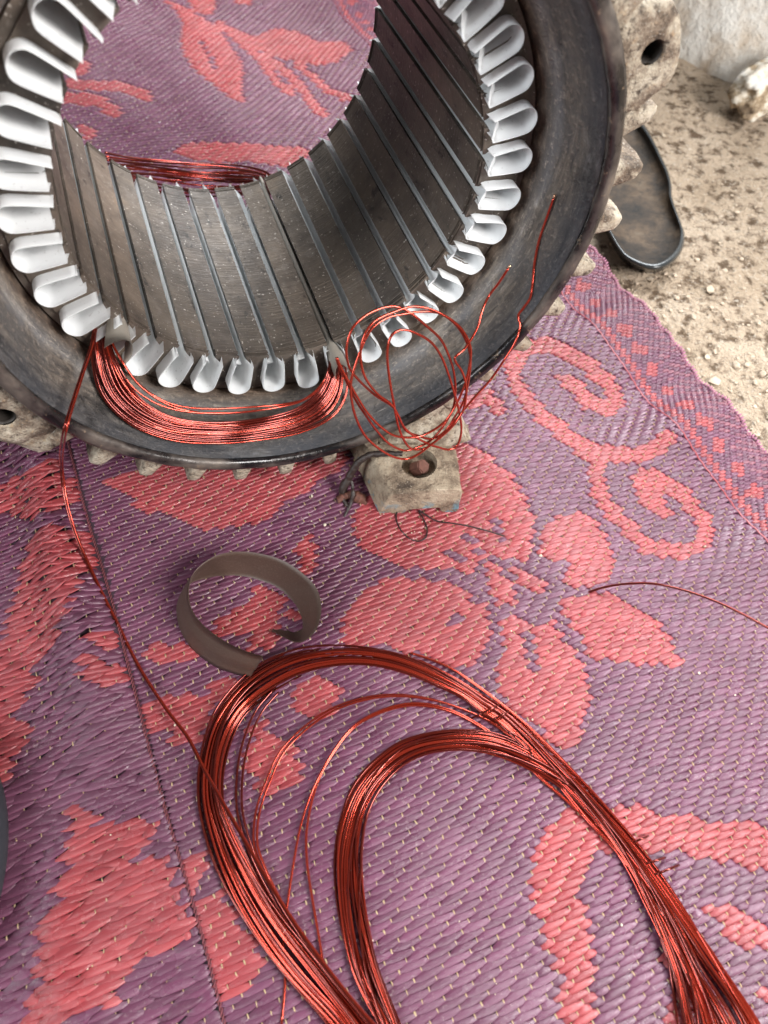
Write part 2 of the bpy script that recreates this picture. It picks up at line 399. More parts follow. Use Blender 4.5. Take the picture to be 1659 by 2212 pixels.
# ------------------------------------------------------------------ the woven mat
def cz(ox, oy, k, pts): return [(ox+k*a, oy+k*b) for a, b in pts]
POLY = [
 [(218,1040),(286,1018),(340,985),(594,980),(748,970),(750,1000),(740,1015),(690,1040),(658,1065),(622,1076),(604,1097),(572,1122),(519,1137),(465,1142),(419,1140),(376,1126),(351,1115),(293,1090),(265,1065)],
 cz(0,972,.358,[(-200,260),(0,230),(150,140),(330,60),(380,110),(360,180),(460,190),(490,280),(440,330),(250,380),(200,430),(130,420),(0,400),(-200,420)]),
 cz(0,972,.358,[(210,480),(330,460),(560,520),(580,600),(600,680),(500,760),(440,860),(410,960),(390,1040),(350,1100),(300,1230),(220,1330),(210,1440),(0,1659),(-300,1800),(-300,1300),(0,1160),(60,1000),(90,880),(50,860),(140,790),(100,720),(180,650),(150,590)]),
 cz(0,972,.358,[(470,1130),(570,1090),(700,1100),(740,1200),(560,1190)]),
 cz(0,972,.358,[(450,1270),(560,1220),(770,1330),(770,1400),(640,1430),(570,1420)]),
 cz(0,972,.358,[(880,1190),(960,1150),(1100,1180),(1150,1170),(1210,1250),(1040,1290),(860,1280)]),
 cz(0,972,.358,[(860,1540),(1000,1480),(1140,1460),(1170,1500),(1120,1560),(1060,1700),(870,1680)]),
 cz(0,972,.358,[(1660,820),(1540,850),(1520,900),(1440,930),(1420,970),(1300,1020),(1300,1100),(1390,1130),(1500,1100),(1560,1120),(1480,1200),(1660,1180),(1700,1000)]),
 cz(540,972,.358,[(0,830),(120,810),(200,880),(310,1020),(300,1060),(230,1020),(200,960),(120,980),(0,1040)]),
 cz(540,972,.358,[(0,1090),(150,1080),(100,1200),(0,1200)]),
 cz(540,972,.358,[(290,520),(370,510),(395,600),(390,690),(360,770),(330,800),(270,690),(330,660),(260,600),(310,570)]),
 [(762,1122),(769,1165),(787,1183),(812,1201),(844,1219),(887,1228),(955,1226),(1012,1236),(1030,1215),(1050,1200),(1092,1206),(1132,1209),(1146,1188),(1153,1153),(1150,1112),(1132,1070),(1108,1028),(1080,1007),(1040,975),(960,940),(860,980),(800,1060),(770,1090)],
 cz(1080,972,.349,[(260,470),(380,400),(520,390),(620,470),(690,620),(700,720),(690,800),(580,850),(470,850),(390,800),(420,690),(350,690),(240,640)]),
 cz(1080,972,.349,[(330,930),(520,890),(640,880),(760,930),(880,990),(980,1060),(1050,1170),(1080,1230),(1130,1350),(1060,1340),(930,1320),(740,1320),(620,1300),(520,1240),(480,1130),(400,1050)]),
 cz(756,1053,.794,[(40,280),(100,245),(200,250),(260,260),(300,265),(330,310),(372,320),(385,370),(370,420),(340,475),(300,490),(200,460),(100,430),(-20,430),(-20,350)]),
 cz(756,1053,.794,[(365,208),(402,213),(442,270),(452,312),(402,322),(372,282)]),
 cz(756,1053,.794,[(435,218),(482,222),(532,258),(522,302),(480,287),(450,250)]),
 cz(756,1053,.794,[(400,372),(440,350),(472,350),(492,392),(520,370),(545,362),(572,402),(612,450),(642,510),(652,590),(622,680),(590,728),(560,700),(440,600),(402,560),(392,490),(412,440)]),
 cz(1080,486,.349,[(330,930),(440,940),(530,1000),(560,1080),(520,1130),(450,1060),(380,1000)]),
 cz(1080,972,.349,[(810,150),(980,160),(1000,260),(1060,400),(960,420),(870,340),(830,240)]),
 [(351,4),(379,21),(394,47),(390,93),(397,118),(419,150),(448,175),(480,200),(508,218),(526,222),(523,193),(526,158),(523,132),(501,107),(483,75),(458,54),(422,29),(379,7)],
 [(379,-40),(460,-40),(466,22),(455,35),(420,25)],
 [(487,-30),(558,-30),(540,11),(510,10)],
 [(540,82),(569,72),(594,63),(637,68),(665,79),(687,93),(741,90),(766,111),(741,122),(730,136),(676,143),(612,129),(576,115),(540,104)],
 [(150,120),(172,130),(195,140),(193,158),(160,170)],
 [(372,329),(397,311),(451,308),(537,311),(590,315),(630,320),(658,319),(670,330),(655,360),(612,362),(540,350),(480,352),(410,345)],
 cz(1080,1566,.349,[(330,590),(440,500),(560,520),(760,480),(860,500),(940,510),(960,570),(1050,570),(1180,560),(1300,590),(1500,590),(1570,620),(1700,650),(1900,700),(1900,960),(1659,880),(1560,890),(1480,830),(1250,830),(1130,780),(1000,800),(870,780),(700,770),(600,790),(560,850),(500,930),(480,1080),(540,1170),(540,1260),(580,1370),(600,1500),(560,1640),(600,1740),(560,2000),(340,2000),(370,1700),(360,1560),(280,1350),(240,1200),(190,1080),(180,950),(200,830),(190,780),(270,650)]),
 cz(1080,1566,.349,[(1210,1100),(1370,1120),(1470,1110),(1540,1160),(1600,1180),(1630,1230),(1700,1250),(1700,1390),(1480,1370),(1400,1290),(1330,1230)]),
 cz(1080,1566,.349,[(1030,1540),(1060,1640),(1040,1740),(1030,2000),(1300,2000),(1160,1500),(1080,1380),(1000,1430)]),
 cz(1080,1566,.349,[(1590,1650),(1700,1620),(1700,1760),(1600,1720)]),
 cz(0,1566,.358,[(400,500),(490,490),(560,560),(610,600),(690,620),(830,540),(960,570),(980,600),(900,700),(800,760),(830,830),(1020,790),(980,860),(1070,900),(1000,960),(1070,1000),(1120,1130),(1170,1230),(1150,1280),(950,1380),(800,1480),(700,1560),(750,1600),(640,1700),(350,1780),(200,2000),(0,2000),(160,1700),(260,1540),(220,1380),(240,1230),(350,1080),(310,960),(410,860),(370,740),(430,620)]),
 cz(0,1566,.358,[(-200,-40),(170,-20),(180,60),(100,180),(40,320),(-200,390)]),
 cz(0,1566,.358,[(1080,800),(1240,740),(1230,790),(1240,840),(1160,1060),(1340,980),(1400,1100),(1560,1360),(1590,1450),(1540,1550),(1430,1640),(1300,1640),(1270,1500),(1280,1420),(1160,1120)]),
 cz(378,1350,.2604,[(1000,480),(1200,430),(1310,440),(1370,580),(1330,700),(1200,780),(1110,790),(1000,710),(970,600)]),
 cz(378,1350,.2604,[(600,830),(740,800),(860,940),(890,980),(1000,1050),(1050,1150),(1050,1250),(1000,1340),(850,1400),(750,1400),(640,1290),(600,1180),(590,1080),(620,960)]),
 cz(378,1350,.2604,[(-60,620),(130,560),(290,640),(300,800),(200,960),(0,1010),(-80,900)]),
 cz(378,1350,.2604,[(260,500),(430,430),(600,450),(500,560),(430,600),(300,640)]),
 cz(378,1350,.2604,[(-100,150),(200,250),(210,300),(-100,290)]),
]
NEG = [   # purple veins inside the pink leaves
 cz(756,1053,.794,[(296,118),(318,118),(348,160),(372,196),(356,206),(330,165)]),
 cz(756,1053,.794,[(250,162),(290,170),(320,190),(300,205),(262,188)]),
 cz(756,1053,.794,[(385,88),(402,92),(420,140),(408,146),(392,120)]),
 cz(756,1053,.794,[(250,348),(310,343),(322,362),(268,376)]),
 cz(756,1053,.794,[(462,372),(486,395),(500,440),(510,492),(494,500),(476,446)]),
 [(430,90),(440,92),(462,130),(468,152),(460,150),(448,118)],
]
STROKES = [
 ([(1290,1000),(1235,950),(1190,915),(1145,875),(1115,835),(1105,795),(1125,760),(1170,745),(1215,757),(1260,785),(1300,815),(1325,845),(1332,868),(1310,882),(1265,868)],17),
 ([(1260,965),(1310,980),(1370,985),(1420,965),(1440,945)],17),
 ([(1283,985),(1289,1024),(1293,1066),(1310,1094),(1338,1122),(1370,1157),(1394,1178),(1429,1188),(1464,1192),(1506,1181),(1523,1160),(1520,1129),(1502,1105),(1481,1080),(1450,1049),(1415,1031),(1385,1031)],17),
 ([(470,55),(530,80),(580,110)],9), ([(500,75),(560,125),(597,179),(629,200)],9),
 ([(576,125),(622,161),(658,200),(676,229),(697,247)],10), ([(640,140),(676,168),(712,200),(755,215)],8),
 ([(150,180),(200,187),(250,188),(300,200),(318,210)],11), ([(140,213),(180,215),(215,222),(250,242)],13), ([(180,280),(195,290)],13),
 ([(1010,870),(1050,860),(1075,880)],16),
]
def inpoly(P, poly):
    x, y = P[:, 0], P[:, 1]; c = np.zeros(len(P), bool); q = np.asarray(poly, float)
    for k in range(len(q)):
        x0, y0 = q[k-1]; x1, y1 = q[k]
        if y0 == y1: continue
        c ^= ((y0 > y) != (y1 > y)) & (x < (x1-x0)*(y-y0)/(y1-y0)+x0)
    return c
def dist_line(P, L):
    d = np.full(len(P), 1e9); L = np.asarray(L, float)
    for a, b in zip(L[:-1], L[1:]):
        t = np.clip(((P-a)@(b-a))/((b-a)@(b-a)), 0, 1); d = np.minimum(d, np.linalg.norm(P-a-t[:, None]*(b-a), axis=1))
    return d
def is_pink(W):
    """colour of the mat's woven pattern at ground points W (n,2)"""
    P3 = np.column_stack([W, zmat(W[:, 0], W[:, 1])]); P = project(P3)
    c = np.zeros(len(W), bool)
    for q in POLY: c |= inpoly(P, q)
    for q, w in STROKES: c |= dist_line(P, q) < w
    for q in NEG: c &= ~inpoly(P, q)
    u = W@MU; v = W@MV
    c |= np.abs(u-.2765) < .0021
    dv = (v % .0170)-.0085; c |= (np.abs(u-.2875)/.0058+np.abs(dv)/.0066) < 1
    out = ~((P[:, 0] > -260) & (P[:, 0] < 1900) & (P[:, 1] > -150) & (P[:, 1] < 2450))
    far = np.array([noise.noise(Vector((a*14, b*14, 3))) > .18 for a, b in W[out]]) if out.any() else []
    if out.any(): c[out] |= np.asarray(far, bool)
    return c

LL, PT = .0128, .0026
UG = np.linspace(-.08, .30, 2000)
KG = np.r_[0, np.cumsum(np.diff(UG)/np.interp(UG[:-1], [-.08, .05, .20, .30], [.0136, .0128, .0092, .0086]))]
def grid_warped(u0, u1, v0, v1, pt):
    out = []; k1 = KG[-1]
    for j_ in range(int(v0/pt)-1, int(v1/pt)+2):
        ks = np.arange(-1, int(k1)+2)+(j_ % 3)/3
        a = np.maximum(np.interp(ks, KG, UG), u0); b = np.minimum(np.interp(ks+1, KG, UG), u1); w = b-a; q = w > .0028
        out.append(np.column_stack([(a+b)/2, np.full(len(a), j_*pt), w])[q])
    return np.vstack(out)
def grid_lenses(u0, u1, v0, v1, L, pt, sh):
    js = np.arange(int(v0/pt)-1, int(v1/pt)+2); out = []
    for j_ in js:
        off = (j_ % 3)*sh*L
        ks = np.arange(int((u0-off)/L)-1, int((u1-off)/L)+2)
        u = (ks+.5)*L+off
        out.append(np.column_stack([u, np.full(len(u), j_*pt)]))
    A = np.vstack(out); a = np.maximum(A[:, 0]-L/2, u0); b = np.minimum(A[:, 0]+L/2, u1); w = b-a; k = w > .22*L
    return np.column_stack([(a+b)/2, A[:, 1], w])[k]
def inview(W, mx, my):
    P = project(np.column_stack([W, zmat(W[:, 0], W[:, 1])]))
    return (P[:, 0] > -mx) & (P[:, 0] < 1659+mx) & (P[:, 1] > -my) & (P[:, 1] < 2212+my)
def world_uv(A): return A[:, :1]*MU+A[:, 1:2]*MV
A = grid_warped(SEAM_U+.0004, .2715, -.2, 1.25, PT)
B = grid_lenses(-.62, SEAM_U-.0004, -.2, 1.25, .0158, PT*1.02, 1/3)
D = grid_lenses(.2700, EDGE_U-.001, -.2, 1.25, .0042, .00205, 1/3)
def split(Aset, L):
    Aset = Aset[inview(world_uv(Aset), 240, 200)]
    w = Aset[:, 2]; Q = Aset[:, :2]; o = np.column_stack([w*.25, 0*w])
    c0, c1 = is_pink(world_uv(Q-o)), is_pink(world_uv(Q+o))
    same = c0 == c1; d = ~same
    C = [Q[same], (Q-o)[d], (Q+o)[d]]
    return (np.vstack(C), np.r_[w[same], w[d]*.52, w[d]*.52], np.r_[c0[same], c0[d], c1[d]], Q+np.column_stack([w/2, 0*w]))
cA, lA, kA, tA = split(A, LL); cB, lB, kB, tB = split(B, .0158)
D = D[inview(world_uv(D), 200, 120)]
wD = D[:, 2]; D = D[:, :2]
kD = (np.floor(D[:, 0]/.0014) % 2 == 0) & (rng.random(len(D)) < .85)
dd = is_pink(world_uv(D)); kD = np.where(D[:, 0] < .2945, dd, kD)
cen = np.vstack([cA, cB, D]); ln = np.r_[lA, lB, wD]; pk = np.r_[kA, kB, kD]
wd = np.r_[np.full(len(cA)+len(cB), PT*.68), np.full(len(D), .00135)]

ST = np.array([-.5, -.40, -.22, 0, .22, .40, .5]); WF = np.array([.08, .52, .93, 1.0, .95, .56, .10]); HZ = np.array([-.9, -.1, .55, .75, .58, -.05, -.9])
CR = np.array([-1, -.93, -.3, .4, 1.0]); CZ = np.array([-.5, 1.0, .75, .15, -.9])
def lens_unit(curl=0.0, k=0):
    """a strand's visible float, unit length and half-width; z in units of 1"""
    V = np.zeros((7, 5, 3))
    for a in range(7):
        cy = .10*math.sin(ST[a]*5+k)*curl
        V[a, :, 0] = ST[a]+.05*CR*(1 if a < 3 else -1)*(0 if a == 3 else 1)
        V[a, :, 1] = CR*WF[a]+cy
        V[a, :, 2] = HZ[a]+CZ*WF[a]*.9
    return V.reshape(-1, 3)
LF = np.array([(a*5+b, (a+1)*5+b, (a+1)*5+b+1, a*5+b+1) for a in range(6) for b in range(4)])
UNITS = [lens_unit(c, k) for c, k in ((0, 0), (.6, 1), (.9, 3), (-.8, 2))]
LUV = np.stack([np.repeat(ST+.5, 5), np.tile(CR*.5+.5, 7)], -1)
HSC = .00054

Wc = world_uv(cen); zc_ = zmat(Wc[:, 0], Wc[:, 1])
e1 = np.column_stack([np.broadcast_to(MU, Wc.shape), (zmat(*(Wc+MU*.003).T)-zmat(*(Wc-MU*.003).T))/.006]); 
n_ = len(cen); dev = rng.normal(0, 1, (n_, 4))
ang = dev[:, 0]*.022
left = cen[:, 0] < SEAM_U
ang = ang+np.where(left, dev[:, 1]*.055, 0)
e2 = np.column_stack([np.broadcast_to(MV, Wc.shape), (zmat(*(Wc+MV*.002).T)-zmat(*(Wc-MV*.002).T))/.004])
e1r = e1*np.cos(ang)[:, None]+e2*np.sin(ang)[:, None]; e2r = -e1*np.sin(ang)[:, None]+e2*np.cos(ang)[:, None]
e1r /= np.linalg.norm(e1r, axis=1)[:, None]; e2r -= e1r*(e1r*e2r).sum(1)[:, None]; e2r /= np.linalg.norm(e2r, axis=1)[:, None]
e3 = np.cross(e1r, e2r)
slen = ln*1.20*(1+dev[:, 2]*.035); swid = wd*1.03*(1+np.abs(dev[:, 3])*.05)*np.where(left, 1.08, 1.0)
org = np.column_stack([Wc, zc_+.0006+np.where(left, np.abs(rng.normal(0, .0006, n_)), 0)])+e2r*(rng.normal(0, 1, n_)*.00011)[:, None]
uni = rng.integers(0, 4, n_); tint = rng.random(n_)

# the 300 strands that show largest become parts of their own; the rest is one mass
Pc = project(org); dist = np.linalg.norm(org-CAMV, axis=1)
vis = (Pc[:, 0] > 60) & (Pc[:, 0] < 1640) & (Pc[:, 1] > 1130) & (Pc[:, 1] < 2200) & (ln > .0085)
score = np.where(vis, dist, 9.0)
single = np.argsort(score)[:300]
mat_root = empty('woven_mat', tuple(world_uv(np.array([[.05, .25]]))[0])+(0,))
tag(mat_root, 'purple and pink woven plastic mat with leaf and scroll pattern under the stator', 'mat')
moff = Vector(mat_root.location)
rest = np.ones(n_, bool); rest[single] = False
def mass(idx, mat, name):
    U = np.stack(UNITS)[uni[idx]]
    V = org[idx][:, None]-np.array(moff)+U[:, :, :1]*slen[idx][:, None, None]*e1r[idx][:, None]+U[:, :, 1:2]*swid[idx][:, None, None]*e2r[idx][:, None]+U[:, :, 2:]*HSC*np.where(wd[idx] < .0014, .7, 1)[:, None, None]*e3[idx][:, None]
    n = len(idx); F = (LF[None]+35*np.arange(n)[:, None, None]).reshape(-1, 4)
    me = mesh_np(name, V.reshape(-1, 3), F, mat)
    at = me.attributes.new('luv', 'FLOAT_VECTOR', 'POINT')
    L3 = np.empty((n, 35, 3), np.float32); L3[:, :, :2] = LUV; L3[:, :, 2] = tint[idx][:, None]
    at.data.foreach_set('vector', L3.ravel()); return me
band = (cen[:, 0] > .2945)&(pk > 0)
for kind, nm in ((1, 'pink'), (0, 'purple'), (2, 'mauve')):
    idx = np.where(rest & ((np.where(band, 2, pk.astype(int))) == kind))[0]
    tag(obj('woven_strands', mass(idx, M[nm], 'woven_strands'), mat_root), f'{nm} woven plastic strands of the mat', kind='stuff')
bank = {}
for s_i in single:
    key = (bool(pk[s_i]), int(uni[s_i]), int(tint[s_i]*5))
    if key not in bank:
        me = mesh_np('strand', UNITS[key[1]], LF, M['pink' if key[0] else 'purple'])
        at = me.attributes.new('luv', 'FLOAT_VECTOR', 'POINT')
        L3 = np.empty((35, 3), np.float32); L3[:, :2] = LUV; L3[:, 2] = key[2]/5+.1; at.data.foreach_set('vector', L3.ravel()); bank[key] = me
    o = obj('strand', bank[key], mat_root)
    mt = np.eye(4); mt[:3, 0] = e1r[s_i]*slen[s_i]; mt[:3, 1] = e2r[s_i]*swid[s_i]; mt[:3, 2] = e3[s_i]*HSC; mt[:3, 3] = org[s_i]-np.array(moff)
    o.matrix_local = Matrix(mt.tolist())
# warp thread ticks between the strands
tk = np.vstack([tA, tB]); tk = tk[(np.abs(tk[:, 0]-SEAM_U) > .002) & (np.abs(tk[:, 0]-.270) > .002)]
Wt = world_uv(tk); zt_ = zmat(Wt[:, 0], Wt[:, 1]); n = len(tk)
base = []
for a, (yy, zz, r_) in enumerate(((-.62, -.2, .7), (-.28, 1.35, 1), (.28, 1.25, 1), (.62, -.3, .7))):
    base += [(-r_, yy, zz-.7), (-.5*r_, yy, zz), (.5*r_, yy, zz), (r_, yy, zz-.7)]
base = np.array(base); jit = 1+rng.normal(0, .18, (n, 1, 1))
lean = rng.normal(0, .12, (n, 1))
mu3, mv3 = np.append(MU, 0), np.append(MV, 0)
V = np.column_stack([Wt, zt_+.0006])[:, None]-np.array(moff)+(base[None, :, :1]*.00030*jit+(base[None, :, 1:2]*lean[:, :, None]*.0018))*mu3+base[None, :, 1:2]*PT*.95*mv3+base[None, :, 2:]*.00036*np.array([0, 0, 1])
q = np.array([(a*4+b, a*4+b+1, (a+1)*4+b+1, (a+1)*4+b) for a in range(3) for b in range(3)])
F = (q[None]+16*np.arange(n)[:, None, None]).reshape(-1, 4)
tag(obj('warp_threads', mesh_np('warp_threads', V.reshape(-1, 3), F, M['warp']), mat_root), 'short beige warp threads showing between the strands', kind='stuff')
# underside sheet
us = np.r_[np.linspace(-.62, .17, 50), np.linspace(.175, EDGE_U, 45)]; vs_ = np.linspace(-.3, 1.3, 260)
UU, VV = np.meshgrid(us, vs_, indexing='ij'); G = UU[..., None]*MU+VV[..., None]*MV
V = np.column_stack([G.reshape(-1, 2), (zmat(G[..., 0], G[..., 1])-.0003).ravel()])-np.array(moff)
i, j = np.meshgrid(np.arange(len(us)-1), np.arange(len(vs_)-1), indexing='ij'); k = len(vs_)
F = np.stack([i*k+j, (i+1)*k+j, (i+1)*k+j+1, i*k+j+1], -1).reshape(-1, 4)
obj('backing', mesh_np('backing', V, F, M['base']), mat_root)
# stitched seam: two twisted cords and cross stitches
vv = np.linspace(-.09, .80, 1500); sw = world_uv(np.column_stack([np.full(1500, SEAM_U)+.0007*np.sin(vv*40), vv]))
zz = zmat(sw[:, 0], sw[:, 1])+.0009
for ph in (0, math.pi):
    a = vv*2*math.pi/.0042+ph
    P = np.column_stack([sw+MU*(np.sin(a)*.00055)[:, None], zz+.0004*np.cos(a)])-np.array(moff)
    tube('seam_cord', P, .00036, M['seam'], mat_root, 5)
# woven pink border line
vv = np.linspace(-.09, 1.1, 900); sw = world_uv(np.column_stack([.2712+.0002*np.sin(vv*900), vv]))
tube('border_line', np.column_stack([sw, zmat(sw[:, 0], sw[:, 1])+.0009])-np.array(moff), .0007, M['line'], mat_root, 6, .5)
# frayed, whipped edge
vv = np.linspace(-.1, 1.1, 2600); sw = world_uv(np.column_stack([EDGE_U+.0012*np.sin(vv*2*math.pi/.0021)+.0008*np.sin(vv*410), vv]))
P = np.column_stack([sw, zmat(sw[:, 0], sw[:, 1])+.0003+.0006*np.cos(vv*2*math.pi/.0021)])-np.array(moff)
tube('edge_whipping', P, .0006, M['binding'], mat_root, 5)

# ------------------------------------------------------------------ the stator
stator = empty('motor_stator', (SC[0], SC[1], 0), SROT)
tag(stator, 'rusty cast iron electric motor stator with white lined slots and cooling fins', 'motor stator')
CZ0 = float(SC[2])
prof = [(.0030, .1150), (-.0012, .1156), (-.0030, .1162), (-.0085, .1172), (-.0098, .1180), (-.0200, .1212), (-.0330, .1248), (-.0372, .1262), (-.0372, .1310), (-.0290, .1312), (-.0270, .1296), (.1500, .1296), (.1500, .1160), (.1450, .1152)]
V, F = revolve(prof, 180, [0, .0002, .0002, .0003, .0003, .0002, .0002, 0, 0, .0004, .0004, .0003, .0003, 0])
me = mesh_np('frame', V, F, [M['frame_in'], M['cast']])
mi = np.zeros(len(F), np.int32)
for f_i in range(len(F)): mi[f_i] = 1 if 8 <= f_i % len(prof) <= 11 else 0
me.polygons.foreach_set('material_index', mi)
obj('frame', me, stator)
rim = [(-.0368, .1266), (-.0392, .1270), (-.0404, .1284), (-.0404, .1318), (-.0392, .1334), (-.0350, .1338), (-.0310, .1336), (-.0300, .1300), (-.0368, .1290)]
V, F = revolve(rim, 260, [.0002, .0005, .0003, .0003, .0005, .0005, .0004, 0, 0])
obj('rim', mesh_np('rim', V, F, M['rim']), stator)
# cooling fins, ten degrees apart, skipped at the four lugs
def fin_mesh(seed):
    bm = bmesh.new(); rows = []
    secs = [(-.0345, .1285, .1440, .0046), (-.0340, .1285, .1490, .0047), (-.0325, .1285, .1512, .0045), (-.026, .1285, .1522, .0042), (.02, .1285, .1522, .0040), (.07, .1285, .1520, .0040), (.148, .1285, .1518, .0040)]
    for (t, r0, r1, hw) in secs:
        ring = []
        for (x, r) in ((-1.35, r0), (-1.0, r0+(r1-r0)*.5), (-.62, r1-.0012), (-.25, r1), (.25, r1), (.62, r1-.0012), (1.0, r0+(r1-r0)*.5), (1.35, r0)):
            p = Vector((x*hw, t, r)); nz = noise.noise(p*140+Vector((seed*7, 0, 0)))+.5*noise.noise(p*420+Vector((seed*3, 1, 0)))
            ring.append(bm.verts.new((x*hw*(1+.22*nz), t+.0012*nz, r+(.0011*nz if r > r0 else 0))))
        rows.append(ring)
    for a, b in zip(rows[:-1], rows[1:]):
        for k in range(7): bm.faces.new((a[k], a[k+1], b[k+1], b[k]))
    bm.faces.new(rows[0]); bm.faces.new(rows[-1][::-1])
    bmesh.ops.recalc_face_normals(bm, faces=bm.faces)
    me = bpy.data.meshes.new('fin'); bm.to_mesh(me); bm.free(); me.materials.append(M['cast']); me.polygons.foreach_set('use_smooth', [True]*len(me.polygons)); return me
FM = [fin_mesh(k) for k in range(5)]
def around(o, a):      # rotate a part, modelled at the top of the ring, about the bore axis to angle a
    r = Matrix.Translation((0, 0, CZ0)) @ Matrix.Rotation(math.pi/2-a, 4, 'Y')
    o.matrix_local = r
for k in range(36):
    d = k*10
    if d in (20, 110, 200, 290) or 30 <= d <= 130 and d not in (30, 40, 130): continue
    around(obj('fin', FM[k % 5], stator), math.radians(d))
# bolt lugs with threaded holes
def lug_parts(r_out, hw, hole_r, rh, seed, t0=-.0345, t1=.012):
    N = 28; out = []
    for k in range(N):
        a = 2*math.pi*k/N; x = hw*abs(math.cos(a))**.75*math.copysign(1, math.cos(a)); z = abs(math.sin(a))**.8*math.copysign(1, math.sin(a))
        r = rh+(r_out-rh)*z if z > 0 else rh+(rh-.127)*z
        if z < 0: x *= 1+.55*(-z)
        out.append((x, r))
    bm = bmesh.new(); L = []
    def ring(f, t, jit=.0009):
        vs = []
        for k in range(N):
            a = 2*math.pi*k/N
            x0, r0 = out[k]; x1, r1 = hole_r*math.cos(a), rh+hole_r*math.sin(a)
            x, r = x1+(x0-x1)*f, r1+(r0-r1)*f; p = Vector((x, t, r)); nz = noise.noise(p*130+Vector((seed, 0, 0)))
            vs.append(bm.verts.new((x+jit*nz*f, t+jit*nz*.8, r+jit*nz*f)))
        return vs
    rs = [ring(1.0, t1), ring(1.03, -.01), ring(1.0, t0+.004), ring(.93, t0+.0006), ring(.6, t0), ring(.25, t0), ring(.04, t0+.0001, .0002), ring(0, t0+.0012, 0)]
    for a, b in zip(rs[:-1], rs[1:]):
        for k in range(N): bm.faces.new((a[k], a[(k+1) % N], b[(k+1) % N], b[k]))
    body = bm
    bh = bmesh.new(); prev = None
    for q in range(15):
        t = t0+.0012+q*.0009; rr = hole_r*(1.0 if q % 2 == 0 else .84)
        cur = [bh.verts.new((rr*math.cos(2*math.pi*k/24), t+.0009*2*k/24, rh+rr*math.sin(2*math.pi*k/24))) for k in range(24)]
        if prev:
            for k in range(24): bh.faces.new((prev[k], prev[(k+1) % 24], cur[(k+1) % 24], cur[k]))
        prev = cur
    bh.faces.new(prev)
    return body, bh
for d, ro, hw, hr, rh in ((20, .1585, .0185, .0046, .1470), (200, .1600, .0190, .0052, .1475), (290, .1500, .0230, .0024, .1395)):
    body, bh = lug_parts(ro, hw, hr, rh, d)
    l = bm_obj('bolt_lug', body, M['cast'], stator, True); around(l, math.radians(d))
    bm_obj('threaded_hole', bh, M['hole'], l, True)
# web below the left lug: a buttress with a hollow beside it
for (a0, a1, r1) in ((205.5, 212.5, .1600),):
    bm = bmesh.new(); rows = []
    for t in (-.033, -.030, 0, .05):
        row = []
        for f in np.linspace(0, 1, 6):
            for rr in (.128, r1*(1-.02*abs(f-.5))+(-.006 if t < -.032 else 0)):
                a = math.radians(a0+(a1-a0)*f+((rr-.128)/.032)*(-1.5)); p = Vector(polar(rr, a, t)); nz = noise.noise(p*150)
                row.append(bm.verts.new(p+Vector((1, 1, 1))*.0009*nz))
        rows.append(row)
    bmesh.ops.convex_hull(bm, input=bm.verts)
    bmesh.ops.delete(bm, geom=[v for v in bm.verts if not v.link_faces], context='VERTS')
    bm_obj('buttress', bm, M['cast'], stator, False)
# foot under the right-hand lug
Tq = [atz(843, 1067, .022), atz(1000, 1056, .022), atz(984, 962, .022), atz(782, 956, .022)]
Bq = [atz(816, 1112, 0), atz(990, 1108, 0), Tq[2]*[1, 1, 0]+SIDE*.003, atz(748, 972, 0)]
secs = np.linspace(0, 1, 9)
cross = [(0, .10), (.03, .02), (.10, 0), (.30, 0), (.35, .10), (.38, .22), (.74, .22), (.78, .08), (.82, 0), (.93, 0), (.98, .04), (1, .14), (1, .45), (1, .74), (.985, .88), (.95, .965), (.89, 1), (.6, 1.02), (.3, 1.02), (.11, 1), (.05, .965), (.015, .88), (0, .74), (0, .45)]
bm = bmesh.new(); rows = []
Linv = (Matrix.Translation((SC[0], SC[1], 0)) @ Matrix.Rotation(SROT, 4, 'Z')).inverted()
for f in secs:
    row = []
    for (a, b) in cross:
        lo = (1-f)*((1-a)*Bq[0]+a*Bq[1])+f*((1-a)*Bq[3]+a*Bq[2]); hi = (1-f)*((1-a)*Tq[0]+a*Tq[1])+f*((1-a)*Tq[3]+a*Tq[2])
        p = Vector(lo*(1-b)+hi*b); nz = noise.noise(p*85)+.5*noise.noise(p*260)
        p += Vector((nz*.0007, nz*.0005, nz*.0006 if b > .3 else 0)); p.z = max(p.z, .0008)
        row.append(bm.verts.new(Linv @ p))
    rows.append(row)
nC = len(cross)
for a, b in zip(rows[:-1], rows[1:]):
    for k in range(nC): bm.faces.new((a[k], a[(k+1) % nC], b[(k+1) % nC], b[k]))
bm.faces.new(rows[0][::-1]); bm.faces.new(rows[-1])
bmesh.ops.recalc_face_normals(bm, faces=bm.faces)
fme = bpy.data.meshes.new('foot'); bm.to_mesh(fme); bm.free(); fme.materials.append(M['foot']); fme.materials.append(M['foot'])
foot = obj('foot', fme, stator)
bv = foot.modifiers.new('bevel', 'BEVEL'); bv.width = .0062; bv.segments = 5; bv.limit_method = 'ANGLE'; bv.angle_limit = math.radians(40)
hc = atz(905, 1000, .0225)
bmc = bmesh.new(); bmesh.ops.create_cone(bmc, cap_ends=True, segments=28, radius1=.0098, radius2=.0108, depth=.020)
cme = bpy.data.meshes.new('cutter'); bmc.to_mesh(cme); bmc.free(); cut = bpy.data.objects.new('cutter', cme); COL.objects.link(cut)
cut.location = (hc[0], hc[1], .0225+.0020)
bo = foot.modifiers.new('recess', 'BOOLEAN'); bo.operation = 'DIFFERENCE'; bo.object = cut; bo.solver = 'EXACT'
bpy.context.view_layer.update()
dg = bpy.context.evaluated_depsgraph_get(); nm = bpy.data.meshes.new_from_object(foot.evaluated_get(dg))
foot.modifiers.clear(); foot.data = nm; nm.name = 'foot'; bpy.data.objects.remove(cut)
